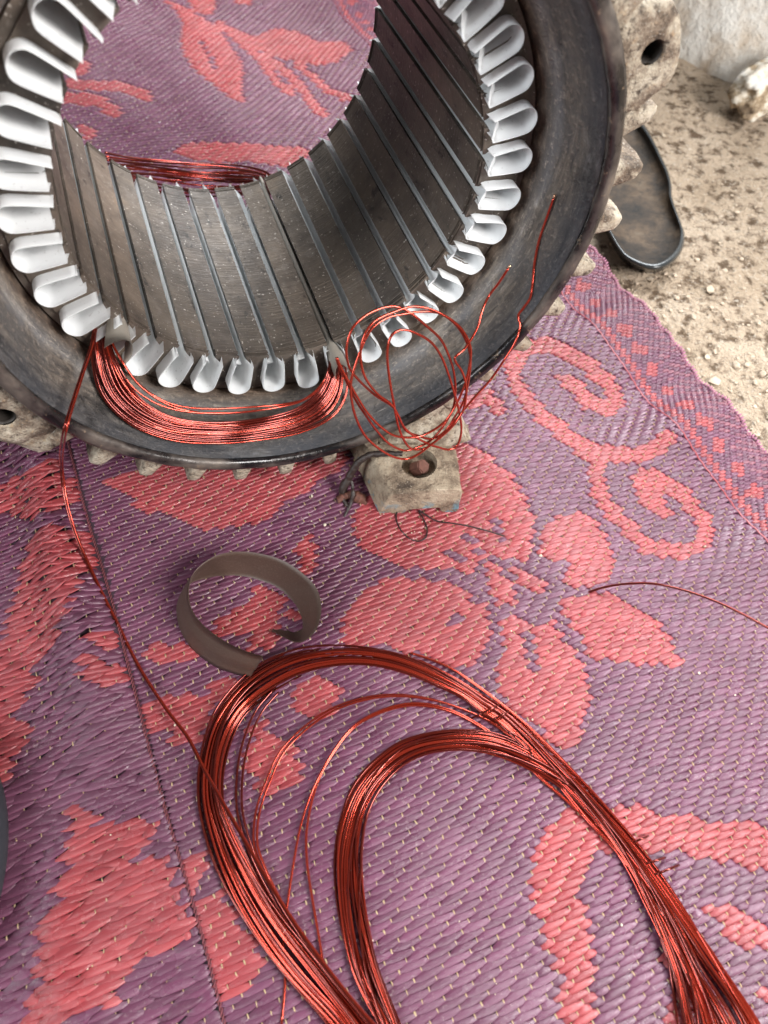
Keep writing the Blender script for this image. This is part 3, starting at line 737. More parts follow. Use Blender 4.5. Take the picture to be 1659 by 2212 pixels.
nm.polygons.foreach_set('use_smooth', [True]*len(nm.polygons)); nm.set_sharp_from_angle(angle=math.radians(35))
# web that carries the frame on the foot
bm = bmesh.new()
for t in (-.040, -.030, .02):
    for (u, v) in ((.024, -.160), (.086, -.160), (.080, -.139), (.030, -.139), (.040, -.120), (.070, -.115)):
        if t < -.035 and v > -.15: continue
        p = Vector((u, t, CZ0+v)); bm.verts.new(p+Vector((1, 1, 1))*.0012*noise.noise(p*110))
bmesh.ops.convex_hull(bm, input=bm.verts); bmesh.ops.delete(bm, geom=[v for v in bm.verts if not v.link_faces], context='VERTS')
bmesh.ops.bevel(bm, geom=bm.edges[:], offset=.0022, segments=2, affect='EDGES')
bm_obj('foot_web', bm, M['cast'], stator, False)
# hexagonal bolt head leaning in the recess
bm = bmesh.new(); bmesh.ops.create_cone(bm, cap_ends=True, segments=6, radius1=.0046, radius2=.0044, depth=.0085)
bmesh.ops.bevel(bm, geom=bm.edges[:], offset=.0006, segments=2, affect='EDGES')
for v in bm.verts: v.co += Vector((1, 1, 1))*.0004*noise.noise(v.co*600)
b = bm_obj('bolt', bm, M['rust'], foot, False)
b.matrix_local = Linv @ Matrix.Translation((hc[0]+.0003, hc[1]-.0005, .0185)) @ Matrix.Rotation(math.radians(38), 4, (.5, 1, 0)) 
# core: yoke ring and thirty-six teeth of stacked sheets
SLOT0 = 8.9; CL = .145
def slot_half(r):     # half-width of a slot at radius r
    return np.interp(r, [.0, .0915, .0935, .1055, .1075, .1092, .1102, .1105], [.0019, .0019, .0034, .0050, .0046, .0034, .0018, 0.0])
V, F = revolve([(.0006, .1103), (.0006, .1140), (.0040, .1146), (.0060, .1151), (CL, .1151), (CL, .1103)], 144)
obj('core_yoke', mesh_np('core_yoke', V, F, M['core'], False), stator)
def tooth_outline(rin, grow=0):
    rs = [rin, .0912, .0936, .1000, .1055, .1075, .1092, .1101, .1106]; h = math.radians(5)
    R_ = []
    for r in rs:
        half = r*math.sin(h)-slot_half(r)*math.cos(h)+grow if r < .1105 else r*math.sin(h)
        R_.append((half, r*math.cos(math.asin(min(.9, half/r)))))
    tip = [(x, math.sqrt(rin*rin-x*x)) for x in np.linspace(-R_[0][0], R_[0][0], 6)]
    return [(-x, r) for x, r in R_[::-1]]+tip[1:-1]+R_
def prism(bm, outline, t0, t1, dx=0, dr=0, sk=0, jit=0):
    a = [bm.verts.new((x+dx+sk*(r-.1), t0+jit*noise.noise(Vector((x*300, r*300, t0*900))), r+dr)) for x, r in outline]
    b_ = [bm.verts.new((x+dx+sk*(r-.1), t1+jit*noise.noise(Vector((x*300, r*300, t1*900))), r+dr)) for x, r in outline]
    n = len(outline)
    for k in range(n): bm.faces.new((a[k], a[(k+1) % n], b_[(k+1) % n], b_[k]))
    bm.faces.new(a); bm.faces.new(b_[::-1])
def tooth_mesh(seed):
    r_ = random.Random(seed); bm = bmesh.new()
    prism(bm, tooth_outline(.0902), .0036, CL-.0030)
    t = .0030
    for k in range(5):
        th = .00042; prism(bm, tooth_outline(.0900+r_.uniform(-.0004, .0007)), t-th, t, r_.uniform(-.0002, .0002), 0, 0, .0003); t -= r_.uniform(.0007, .00105)
    t = CL-.0022
    for k in range(4):
        prism(bm, tooth_outline(.0900+r_.uniform(-.0001, .0005)), t, t+.0005, r_.uniform(-.0002, .0002), 0, 0, .0003); t += r_.uniform(.0006, .0010)
    bmesh.ops.recalc_face_normals(bm, faces=bm.faces)
    me = bpy.data.meshes.new('tooth'); bm.to_mesh(me); bm.free(); me.materials.append(M['core']); return me
TM = [tooth_mesh(k) for k in range(6)]
for k in range(36):
    around(obj('tooth', TM[(k*5+k//6) % 6], stator), math.radians(SLOT0+5+10*k))

# ------------------------------------------------------------------ white slot liners, each a loose thing in its slot
def liner_profile(t, wob, k, lip=True):
    """U of the film at depth t: list of (x, r); springs open outside the core"""
    f = float(sstep(.001, -.006, t)) if t < .02 else float(sstep(CL-.001, CL+.005, t))
    pts = []
    rs = np.linspace(.0918, .1050, 7)
    for r in rs:
        w_in = slot_half(r)-.00035 if r > .0930 else slot_half(r)-.0001
        w_out = np.interp(r, [.0918, .0990, .105], [.0046, .0053, .0057])
        pts.append((-(w_in*(1-f)+w_out*f), r-.0003*f))
    w0 = -pts[-1][0]
    for a in np.linspace(math.pi, 2*math.pi, 17)[1:-1]:
        pts.append((w0*math.cos(a), .1050+.0050*(-math.sin(a))+.0006*f))
    pts += [(-x, r) for x, r in pts[6::-1]]
    xr = pts[-1][0]
    for lx, lr, ox, orr in ((.0028, .0970, xr, .0914), (.0008, .0967, xr-.0001, .0909), (-.0013, .0964, xr-.0003, .0904)):
        if not lip: lx, lr = slot_half(.0935)-.0004, .0932-.0001*len(pts)*.1
        pts.append((lx*(1-f)+ox*f, lr*(1-f)+orr*f))
    return [(x+wob[0]*f*.0006*((r-.09)/.02), r+wob[1]*f*.0004) for x, r in pts]
def liner_mesh(seed, lip=True):
    r_ = random.Random(seed); w1 = (r_.uniform(-1, 1), r_.uniform(-1, 1))
    tf = -.0068-r_.uniform(0, .0012)
    ts = [tf, tf*.72, tf*.4, tf*.12, .0012, .004, .05, .1, CL-.001, CL+.003, CL+.0055]
    th = .00028; V = []; n = None
    def loop(t, off, wing=0):
        P = np.array(liner_profile(t, w1, 0, lip)); T = np.gradient(P, axis=0); T /= np.linalg.norm(T, axis=1)[:, None]+1e-9
        Nn = np.stack([-T[:, 1], T[:, 0]], -1)     # points out of the U?
        c = np.array([0, .1005]); s_ = np.sign(((P-c)*Nn).sum(1)); Nn *= s_[:, None]
        return P+Nn*off
    V = []; F = []
    n = len(liner_profile(0, w1, 0))
    # inner sheet
    for t in ts:
        for x, r in loop(t, -th/2): V.append((x, t+(.0009*abs(x)/.005 if t == tf else 0)*r_.uniform(.6, 1.2)*.4, r))
    m1 = len(ts)
    for a in range(m1-1):
        for k in range(n-1): F.append((a*n+k, a*n+k+1, (a+1)*n+k+1, (a+1)*n+k))
    # folded-back cuff outside it: a doubled collar standing off the core face
    o0 = len(V); cuff = [(tf, -th/2), (tf-.0003, .0000), (tf, th*.8), (tf*.62, th*1.3), (tf*.10, th*1.9)]
    for (t, off) in cuff:
        for q, (x, r) in enumerate(loop(min(t, tf*.5) if t < 0 else t, off)):
            e = abs(q-(n-1)/2)/((n-1)/2)
            ear = .0009*r_.uniform(.2, 1.4)*max(0, (e-.72)/.28)*(t-tf)/(-tf)*1.3
            V.append((x+math.copysign(ear*.7, x), t, r-ear*.9))
    for a in range(len(cuff)-1):
        for k in range(n-1): F.append((o0+a*n+k, o0+a*n+k+1, o0+(a+1)*n+k+1, o0+(a+1)*n+k))
    me = mesh_np('slot_liner', np.array(V), F, M['liner']); return me
LM = [liner_mesh(40+k) for k in range(7)]; LN = [liner_mesh(60+k, False) for k in range(7)]
ordn = ['first', 'second', 'third', 'fourth', 'fifth', 'sixth', 'seventh', 'eighth', 'ninth', 'tenth', 'eleventh', 'twelfth', 'thirteenth', 'fourteenth']
for k in range(36):
    d = SLOT0+10*k; dg_ = round(d % 360, 1)
    pr = project(st(.105*math.cos(math.radians(d)), -.005, .105*math.sin(math.radians(d))))
    if not (-160 < pr[0] < 1800 and pr[1] > -120): continue
    q = round((d-278.9) % 360/10); q2 = round((208.9-d) % 360/10)
    if dg_ == 278.9: lab = 'white slot liner wrapped round the right copper bundle leaving the bore'
    elif dg_ == 208.9: lab = 'white slot liner wrapped round the left copper bundle leaving the bore'
    elif 208.9 < dg_ < 278.9: lab = f'empty white slot liner, {ordn[round((d-208.9)/10)-1]} from the left between the two copper bundles'
    elif q <= 14: lab = f'white slot liner, {ordn[q-1]} up the right side from the right copper bundle'
    else: lab = f'white slot liner, {ordn[q2-1]} up the left side from the left copper bundle'
    o = obj('slot_liner', (LN if 100 < dg_ < 225 else LM)[(k*3+k//7) % 7])
    o.matrix_world = Matrix.Translation((SC[0], SC[1], CZ0)) @ Matrix.Rotation(SROT, 4, 'Z') @ Matrix.Rotation(math.pi/2-math.radians(d+random.uniform(-.25, .25)), 4, 'Y') @ Matrix.Translation((0, random.uniform(-.0012, .0008), random.uniform(-.0003, .0003)))
    tag(o, lab, 'slot liner', 'white slot liners in the stator')

# pressboard strips closing the two wound slots
def slot_strip(d, w, tf, mat, lab, rise):
    V = []; F = []; n = 11; ts = [tf, tf*.6, -.0005, .004, .05, .1, CL+.006]
    for lay in (0, 1):
        for a, t in enumerate(ts):
            ww = w if t < 0 else .0015
            for k in range(n):
                th = math.pi*k/(n-1); f = max(0, t/tf) if t < 0 else 0
                x = -ww*math.cos(th); r = .0965-(.0046+rise*f)*math.sin(th)+(1-math.sin(th))*(.0045*f)
                sk = .0032*abs(math.cos(th))*f*(1 if math.cos(th) > 0 else .2)
                V.append((x*(1-.04*lay), t-sk, r+.0003*lay))
    m_ = len(ts)*n
    for lay in (0, 1):
        for a in range(len(ts)-1):
            for k in range(n-1):
                b_ = lay*m_+a*n+k; F.append((b_, b_+1, b_+n+1, b_+n))
    for k in range(n-1): F.append((k, k+1, m_+k+1, m_+k))
    o = obj('slot_strip', mesh_np('slot_strip', np.array(V), F, mat))
    o.matrix_world = Matrix.Translation((SC[0], SC[1], CZ0)) @ Matrix.Rotation(SROT, 4, 'Z') @ Matrix.Rotation(math.pi/2-math.radians(d), 4, 'Y')
    tag(o, lab, 'slot strip', 'pressboard slot closing strips')
slot_strip(278.9, .0044, -.0165, M['board_pale'], 'brown pressboard strip arched over the right copper bundle in its slot', .001)
slot_strip(208.9, .0058, -.0140, M['board_pale'], 'grey pressboard strip curled over the left copper bundle in its slot', .0005)

# ------------------------------------------------------------------ copper winding in the stator
RW = .00054
winding = empty('stator_winding', tuple(st(-.03, -.02, -.12)))
tag(winding, 'red enamelled copper winding laid in two slots with long loose leads', 'copper winding')
woff = np.array(winding.location)
def wire(name, P, parent, off, mat='cu', r=RW, k=7):
    return tube(name, np.asarray(P)-off, r, M[mat], parent, k)
up = [(236, 700, .006), (240, 742, -.006), (262, 792, -.016), (300, 850, -.023), (360, 892, -.028), (430, 910, -.030), (510, 912, -.030), (590, 900, -.030), (650, 878, -.026), (690, 838, -.018), (710, 790, -.010), (714, 745, .006)]
lo = [(206, 694, .006), (198, 744, -.006), (212, 832, -.018), (246, 884, -.026), (302, 925, -.031), (380, 950, -.034), (470, 956, -.034), (545, 950, -.034), (640, 932, -.030), (712, 892, -.022), (740, 832, -.012), (734, 745, .006)]
UP, LO = spline(up, 60), spline(lo, 60)
s_ = np.linspace(0, 1, 60); bell = np.sin(np.pi*s_)
for k in range(54):
    lay = k % 3; c = ((k//3)+.5+.33*lay)/18.5+rng.normal(0, .012)
    ph, am = rng.uniform(0, 6.28), rng.uniform(.01, .05)+(.12 if k % 8 == 5 else 0)
    cc = np.clip(c+.05*np.sin(s_*7+lay)*bell+am*np.sin(s_*5+ph)*bell, -.03, 1.03)[:, None]
    q = UP*(1-cc)+LO*cc
    if k == 4: q[:, 1] -= 24*np.sin(np.pi*s_**1.3)
    if k in (1, 2): q[:, 1] -= (20+9*k)*np.sin(np.pi*s_**.8)*(.8+.2*np.sin(s_*9+k)); q[:, 0] += 8*bell
    if k in (51, 53): q[:, 1] += (2+k-49)*np.sin(np.pi*s_**3); q[:, 0] += 14*np.sin(np.pi*s_**4)
    P = np.array([onplane(a, b, t+lay*.0012-.0012-.0014*(k % 8 == 5)) for a, b, t in q])
    wire('wire', P, winding, woff, 'cu' if k % 3 else 'cu_dark')
# far end-turn behind the core
up = [(226, 328, .150), (300, 340, .163), (400, 352, .170), (500, 356, .170), (566, 368, .162), (604, 392, .150)]
lo = [(250, 420, .150), (320, 415, .160), (410, 425, .166), (500, 425, .166), (560, 420, .160), (604, 420, .150)]
UP, LO = spline(up, 40), spline(lo, 40); s_ = np.linspace(0, 1, 40)
for k in range(22):
    c = (k+.5)/22+rng.normal(0, .03); am, ph = rng.uniform(.03, .12), rng.uniform(0, 6.28)
    cc = np.clip(c+am*np.sin(s_*5+ph)*np.sin(np.pi*s_), 0, 1)[:, None]
    P = np.array([onplane(a, b, t+rng.uniform(0, .004)*0+(k % 3)*.0013) for a, b, t in UP*(1-cc)+LO*cc])
    wire('wire', P, winding, woff, 'cu' if k % 3 else 'cu_dark')
# loose loops hanging at the right
def loopz(pts, t_top=-.030, t_bot=-.064, dz=0):
    q = np.array(cz(540, 486, .358, pts)); out = []
    for a, b in spline(q, max(60, len(q)*7)):
        f = np.clip((b-640)/(985-640), 0, 1); t_ = t_top+(t_bot-t_top)*f**.8+dz; out.append(onplane(a, b, min(t_, in_frame(a, b)) if a > 1000 or b < 760 else t_))
    return np.array(out)
def in_frame(x, y, lift=.0016):      # the point where the line of sight meets the frame's inner wall, a little off it
    best = None
    for t in np.linspace(-.046, .0, 185):
        P = onplane(x, y, t)-SC; R = math.hypot(P@SIDE, P[2]); Rf = np.interp(t, [-.040, -.033, -.02, -.0098, -.003, 0], [.1275, .1248, .1212, .118, .1162, .1152])-lift
        if R >= Rf: return t
    return t
W1 = [(525, 800), (545, 850), (600, 955), (660, 1060), (710, 1135), (780, 1210), (870, 1270), (980, 1282), (1060, 1262), (1160, 1200), (1230, 1110), (1290, 980), (1320, 870), (1333, 760), (1310, 680), (1260, 610), (1180, 550), (1080, 505), (980, 492), (880, 520), (760, 575), (700, 645), (670, 740), (670, 830), (700, 930), (770, 1020), (850, 1080), (890, 1140), (930, 1220), (1000, 1280), (1080, 1322), (1140, 1342), (1200, 1355), (1250, 1330), (1275, 1240), (1262, 1130), (1232, 1010), (1190, 880), (1150, 785), (1090, 705), (1000, 652), (920, 632), (860, 660), (832, 730), (830, 830), (850, 980), (872, 1100), (892, 1200), (925, 1290), (975, 1350), (1060, 1345), (1150, 1280)]
W2 = [(520, 800), (540, 860), (590, 960), (640, 1060), (700, 1150), (760, 1235), (840, 1320), (930, 1360), (1000, 1345), (1090, 1300), (1165, 1215), (1222, 1115), (1240, 1000), (1228, 880), (1200, 790), (1150, 690), (1060, 605), (960, 525), (880, 492), (800, 500), (700, 545), (620, 620), (585, 720), (583, 790), (605, 870), (660, 940), (760, 1030), (860, 1095), (900, 1160), (940, 1240), (1010, 1270), (1100, 1290), (1180, 1240), (1240, 1150), (1290, 1060), (1320, 930), (1330, 800), (1300, 690), (1240, 600), (1150, 535), (1050, 522), (940, 535), (830, 560), (740, 620), (690, 700)]
W3 = [(690, 700), (640, 830), (608, 960), (617, 1080), (642, 1170), (690, 1265), (760, 1335), (850, 1392), (930, 1412), (1000, 1392), (1080, 1335), (1180, 1255), (1250, 1180), (1292, 1100), (1305, 980), (1280, 885), (1240, 825), (1238, 797), (1290, 752), (1340, 680), (1380, 600), (1400, 520), (1440, 430), (1500, 350), (1558, 262)]
W4 = [(1150, 1280), (1200, 1225), (1300, 1105), (1350, 1045), (1450, 935), (1540, 805), (1600, 705), (1630, 610), (1618, 548), (1650, 500), (1690, 440), (1705, 350), (1715, 240), (1740, 110), (1775, 0), (1832, -160)]
wire('lead', loopz(W1), winding, woff, 'cu', .00062); wire('lead', loopz(W2, dz=.0016), winding, woff, 'cu', .00062)
l3 = wire('lead', loopz(W3, -.028, -.066), winding, woff, 'cu', .00062); 
P4 = loopz(W4, -.020, -.064); wire('lead', P4, winding, woff, 'cu', .00062)
for Pq in (loopz(W3, -.028, -.066), P4):
    e = Pq[-1]; d = Pq[-1]-Pq[-2]; d /= np.linalg.norm(d)
    wire('bare_tip', np.array([e-d*.0002, e+d*.0008, e+d*.0018]), winding, woff, 'cu_bare', RW*.98)
# the long double lead to the coil on the mat
rimz = lambda x, y, t: onplane(x, y, t)
LD = [onplane(205, 700, .002), onplane(199, 742, -.008), onplane(180, 800, -.024), onplane(158, 868, -.040), onplane(139, 935, -.052)]
for (x, y, h) in ((133, 1010, .044), (144, 1090, .026), (170, 1170, .014), (210, 1260, .007), (255, 1350, .0045), (300, 1440, .004), (358, 1530, .005), (405, 1592, .008), (440, 1660, .012), (482, 1735, .018), (530, 1818, .024), (582, 1908, .030), (640, 2000, .037), (705, 2090, .045), (775, 2178, .053), (850, 2262, .060)):
    LD.append(atz(x, y, h))
LD = spline(np.array(LD), 160)
for s_k in (-1, 1):
    sep_ = np.interp(np.linspace(0, 1, 160), [0, .2, .3, .5, .7, 1], [.0005, .0009, .0007, .0004, .0004, .0004])
    wire('lead', LD+np.outer(s_k*sep_, [.9, .3, .2]), winding, woff, 'cu_dark' if s_k < 0 else 'cu', .0005)

# ------------------------------------------------------------------ coils of copper wire on the mat
def bundle(root, eL, eR, n, layers, off, mats=('cu', 'cu_dark', 'cu', 'cu', 'cu_dark'), N=150, h0=.0008, wav=.05, r=RW):
    A_, B_ = spline(eL, N), spline(eR, N); s_ = np.linspace(0, 1, N)
    per = -(-n//layers)
    for k in range(n):
        lay = k // per; shrink = 1-.13*lay; c = .5+(((k % per)+.5)/per-.5)*shrink
        ph, am, fr = rng.uniform(0, 6.28), rng.uniform(.15, .7)*wav, rng.uniform(3, 8)
        cc = c+.9*wav*np.sin(s_*7+lay*2.1)+am*np.sin(s_*fr+ph)+rng.normal(0, .010)+.010*np.sin(s_*rng.uniform(25, 45)+ph)
        cross = k % 6 == 3
        if cross: cc = cc+.42*np.sin(s_*rng.uniform(4, 8)+ph)
        # every now and then the bundle parts into sub-bundles
        gap = .10*np.exp(-((s_-.10)/.07)**2)+.14*np.exp(-((s_-.95)/.07)**2)
        cc = cc+gap*np.sign(c-.55)*(0 if cross else 1)
        cc = np.clip(cc, -.02+.01*lay, 1.02-.01*lay)
        q = A_*(1-cc)[:, None]+B_*cc[:, None]
        hh = h0+r+lay*r*1.8+.0016*(1-(2*cc-1)**2)*(lay > 0)+.0004*np.sin(s_*9+ph)+(.0016 if cross else 0)
        P = np.array([atz(a, b, z) for (a, b), z in zip(q, hh)])
        tube('wire', P-off, r, M[mats[(k*7+lay) % len(mats)]], root, 7)
coil1 = empty('copper_wire_coil', tuple(atz(800, 1700)))
tag(coil1, 'large loose coil of copper wire, its upper bend tied with wire below the brown ring', 'wire coil', 'copper wire coils on the mat')
c1o = np.array(coil1.location)
outer = [(745, 2262), (700, 2202), (600, 2085), (520, 1972), (468, 1875), (440, 1790), (428, 1715), (434, 1635), (458, 1550), (500, 1488), (560, 1436), (640, 1403), (725, 1394), (800, 1397), (870, 1411), (960, 1451), (1040, 1500), (1112, 1548), (1210, 1640), (1300, 1738), (1380, 1828), (1440, 1908), (1500, 1998), (1560, 2090), (1622, 2182), (1670, 2262)]
inner = [(830, 2262), (785, 2202), (700, 2098), (620, 1995), (560, 1895), (508, 1800), (482, 1722), (488, 1640), (518, 1562), (562, 1517), (640, 1468), (722, 1444), (800, 1442), (880, 1460), (950, 1488), (1000, 1512), (1045, 1548), (1085, 1575), (1175, 1668), (1255, 1750), (1325, 1830), (1385, 1912), (1440, 1998), (1485, 2090), (1540, 2182), (1575, 2262)]
bundle(coil1, outer, inner, 27, 3, c1o, N=190, wav=.07)
pairs = [
 [(700, 2110), (640, 2022), (585, 1935), (540, 1845), (516, 1770), (510, 1715), (516, 1640), (534, 1575), (556, 1530), (590, 1490)],
 [(712, 2118), (648, 2020), (596, 1935), (553, 1840), (548, 1790), (556, 1740), (574, 1690), (602, 1628), (650, 1576), (718, 1530), (800, 1505), (880, 1502), (960, 1518), (1045, 1552), (1100, 1590), (1180, 1665), (1262, 1765), (1340, 1850), (1420, 1965), (1480, 2070), (1560, 2262)],
 [(608, 2212), (616, 2120), (612, 2030), (622, 1945), (634, 1865), (648, 1790), (668, 1725), (690, 1675), (720, 1622), (762, 1570), (820, 1536), (890, 1519), (962, 1530), (1030, 1562), (1095, 1610), (1170, 1680), (1262, 1765), (1340, 1850), (1420, 1965), (1480, 2070), (1560, 2262)],
 [(740, 2260), (705, 2120), (690, 2030), (676, 1950), (664, 1870), (662, 1800), (674, 1730), (692, 1676), (722, 1624), (764, 1572), (822, 1540), (890, 1524), (962, 1534), (1030, 1566), (1095, 1614), (1170, 1684), (1262, 1765), (1340, 1850), (1420, 1965), (1480, 2070), (1560, 2262)],
 [(880, 1408), (930, 1424), (980, 1448), (1030, 1482), (1080, 1520), (1150, 1580), (1240, 1672), (1330, 1772), (1420, 1885), (1500, 2010), (1600, 2180), (1650, 2262)],
 [(1425, 1990), (1438, 2040), (1450, 2110), (1462, 2200), (1468, 2262)],
]
for k, q in enumerate(pairs):
    for e in ((0,) if k in (2, 3, 5) else (0, 1)):
        S = spline(np.array(q)+np.array([7.5, 3])*e*(1 if k != 0 else 1.6), 110)
        wire('wire', np.array([atz(a, b, .0020+.0015*math.sin(i*.05)**2+.001*e) for i, (a, b) in enumerate(S)]), coil1, c1o, 'cu' if k != 0 and k != 5 else 'cu_dark')
for a, b in (((1019, 1551), (1086, 1519)), ((1056, 1559), (1104, 1535)), ((1362, 1822), (1400, 1806)), ((1388, 1868), (1436, 1853)), ((1404, 1894), (1466, 1869))):
    a, b = np.array(a, float), np.array(b, float); m_ = (a+b)/2; long_ = np.linalg.norm(b-a) > 40
    pts = [atz(*(a-(b-a)*.02), .0022 if long_ else .0062), atz(*(a*.7+b*.3), .0062), atz(*m_, .0066), atz(*(a*.3+b*.7), .0066), atz(*(b+(b-a)*.02), .0030 if long_ else .0070)]
    wire('tie_wire', spline(np.array(pts), 16), coil1, c1o, 'cu_dark', .00052)
coil2 = empty('copper_wire_coil', tuple(atz(900, 1800)))
tag(coil2, 'smaller tight bundle of copper wire lying inside the larger loose coil', 'wire coil', 'copper wire coils on the mat')
c2o = np.array(coil2.location)
outer = [(838, 2262), (815, 2208), (788, 2155), (760, 2090), (740, 2020), (726, 1950), (720, 1880), (723, 1820), (736, 1760), (761, 1700), (802, 1650), (860, 1606), (920, 1586), (990, 1578), (1060, 1583), (1112, 1600), (1180, 1640), (1260, 1705), (1320, 1775), (1372, 1845), (1420, 1930), (1470, 2030), (1515, 2130), (1560, 2262)]
inner = [(880, 2262), (862, 2208), (838, 2150), (815, 2088), (798, 2020), (786, 1950), (780, 1880), (782, 1820), (793, 1760), (822, 1702), (868, 1654), (920, 1628), (980, 1619), (1040, 1623), (1098, 1640), (1150, 1664), (1200, 1692), (1250, 1735), (1300, 1795), (1350, 1868), (1392, 1950), (1432, 2045), (1462, 2130), (1490, 2262)]
bundle(coil2, outer, inner, 30, 3, c2o, N=170, wav=.08)
wire('wire', spline(np.array([atz(1098, 1580, .0085), atz(1125, 1596, .0082), atz(1142, 1616, .0080), atz(1150, 1634, .0078)]), 14), coil2, c2o, 'cu_dark')

# ------------------------------------------------------------------ small loose things
def thing_tube(name, pts, r, mat, lab, cat, k=7, n=70):
    P = spline(np.array(pts), n); base_ = P[0].copy(); base_[2] = 0
    o = tube(name, P-base_, r, mat, None, k); o.location = base_; return tag(o, lab, cat)
q = [(1268, 1281), (1300, 1270), (1345, 1262), (1400, 1260), (1450, 1268), (1500, 1282), (1560, 1305), (1620, 1335), (1680, 1368)]
thing_tube('loose_wire', [atz(x, y, z)+np.array([0, 0, .0]) for (x, y), z in zip(q, (.0030, .006, .010, .013, .016, .018, .020, .022, .024))], .00062, M['cu_dark'], 'single thin dark copper wire arching in from the right edge over the mat', 'wire')
q = [(890, 1100), (860, 1104), (856, 1122), (866, 1145), (884, 1163), (905, 1169), (920, 1160), (922, 1140), (914, 1120), (904, 1102), (920, 1112), (945, 1126), (975, 1130), (1010, 1136), (1050, 1146), (1090, 1158)]
thing_tube('black_thread', [atz(x, y, .0022) for x, y in q], .00042, M['thread'], 'thin black thread looped on the mat in front of the stator foot', 'thread', 6, 110)
# charred cable scrap lying on the foot
scrap = empty('cable_scrap', tuple(atz(745, 1090)))
tag(scrap, 'charred black cable sleeve scrap draped over the left side of the foot', 'cable scrap'); so = np.array(scrap.location)
def rough_tube(name, pts, r0, mat, n=50, k=9, seed=0, amp=.25):
    P = spline(np.array(pts), n)-so; V, F = tube_geo(P, np.interp(np.linspace(0, 1, n), np.linspace(0, 1, len(r0)), r0), k)
    V = np.array([np.array(Vector(v)+Vector((noise.noise(Vector(v)*500+Vector((seed, 0, 0))), noise.noise(Vector(v)*500+Vector((0, seed, 5))), noise.noise(Vector(v)*500+Vector((9, 0, seed)))))*max(r0)*amp) for v in V])
    return obj(name, mesh_np(name, V, F, mat), scrap)
zc = lambda x, y: (1340*.54004+x*.18083*.54004, 1780*.54004+y*.18083*.54004)
rough_tube('sleeve', [atz(*zc(1500, 205), .0275), atz(*zc(1250, 185), .0275), atz(*zc(1000, 190), .0270), atz(*zc(800, 210), .0265), atz(*zc(620, 300), .0250), atz(*zc(470, 430), .0215), atz(*zc(360, 600), .017), atz(*zc(270, 780), .012), atz(*zc(190, 930), .008), atz(*zc(160, 1050), .005)], (.0014, .0016, .0017, .0017, .0019, .0021, .0021, .0020, .0026, .0022), M['charred'], seed=1)
rough_tube('sleeve', [atz(*zc(700, 1310), .002), atz(*zc(540, 1180), .0035), atz(*zc(380, 1110), .0045), atz(*zc(220, 1130), .004), atz(*zc(60, 1220), .003)], (.0008, .0034, .0030, .0022, .0022), M['rust'], seed=4, amp=.35)
rough_tube('wire_end', [atz(*zc(350, 760), .012), atz(*zc(385, 900), .010), atz(*zc(400, 1080), .008), atz(*zc(370, 1220), .005), atz(*zc(310, 1380), .003), atz(*zc(200, 1590), .0015)], (.0008, .0008, .0014, .0011, .0009, .0007), M['charred'], seed=8)
rough_tube('wire_end', [atz(*zc(180, 1200), .004), atz(*zc(230, 1280), .003), atz(*zc(290, 1350), .003)], (.0011, .0013, .0009), M['charred'], seed=12)
# brown pressboard ring
zr = lambda pts: [(351+a*.2279, 1161+b*.2279) for a, b in pts]
topc = zr([(955, 1122), (880, 1104), (800, 1080), (620, 1000), (470, 900), (350, 790), (280, 680), (252, 560), (262, 440), (300, 340), (400, 240), (550, 165), (750, 140), (950, 165), (1150, 230), (1330, 350), (1450, 480), (1495, 620), (1490, 760), (1440, 890), (1340, 975), (1250, 985), (1130, 925), (1045, 868)])
botc = zr([(830, 1322), (770, 1308), (700, 1290), (540, 1235), (400, 1150), (270, 1040), (170, 890), (128, 720), (150, 590), (215, 480), (380, 400), (560, 366), (740, 365), (900, 400), (1050, 460), (1180, 560), (1270, 680), (1312, 780), (1320, 850), (1290, 880), (1240, 880), (1180, 872), (1110, 868), (1045, 866)])
T_, B_ = spline(topc, 130), spline(botc, 130); f = np.linspace(0, 1, 130)
hT = np.interp(f, [0, .86, .93, 1], [.020, .020, .012, .0042])
rows = []
for g in np.linspace(0, 1, 7):
    q = np.array([atz(a, b, z) for (a, b), z in zip(T_, hT)])*(g)+np.array([atz(a, b, .0020) for a, b in B_])*(1-g); rows.append(q)
rows = np.array(rows); tang = np.gradient(rows.mean(0), axis=0)[:, :2]; nn = np.stack([-tang[:, 1], tang[:, 0]], -1); nn /= np.linalg.norm(nn, axis=1)[:, None]
bow = (.0012*np.sin(np.pi*np.linspace(0, 1, 7)))[:, None, None]; rows[..., :2] += bow*nn
crease = (np.exp(-((np.linspace(0, 1, 7)-.3)/.1)**2))[:, None]*np.clip(1-f/.3, 0, 1)[None]; rows[..., :2] -= (.0016*crease)[..., None]*nn
ro = atz(480, 1300); V = []; F = []
for lay in (0, 1):
    R2 = rows.copy(); R2[..., :2] += nn*(.00045*lay); V.append((R2-ro).reshape(-1, 3))
m_ = 7*130
for lay in (0, 1):
    for a in range(6):
        for b in range(129):
            k = lay*m_+a*130+b; F.append((k, k+1, k+131, k+130))
for b in range(129):
    for a in (0, 6): k = a*130+b; F.append((k, k+1, m_+k+1, m_+k))
for a in range(6):
    for b in (0, 129): k = a*130+b; F.append((k, k+130, m_+k+130, m_+k))
o = obj('insulation_ring', mesh_np('insulation_ring', np.vstack(V), F, M['board']), None, tuple(ro))
tag(o, 'brown pressboard strip curled into an open ring standing on the mat', 'insulation strip')
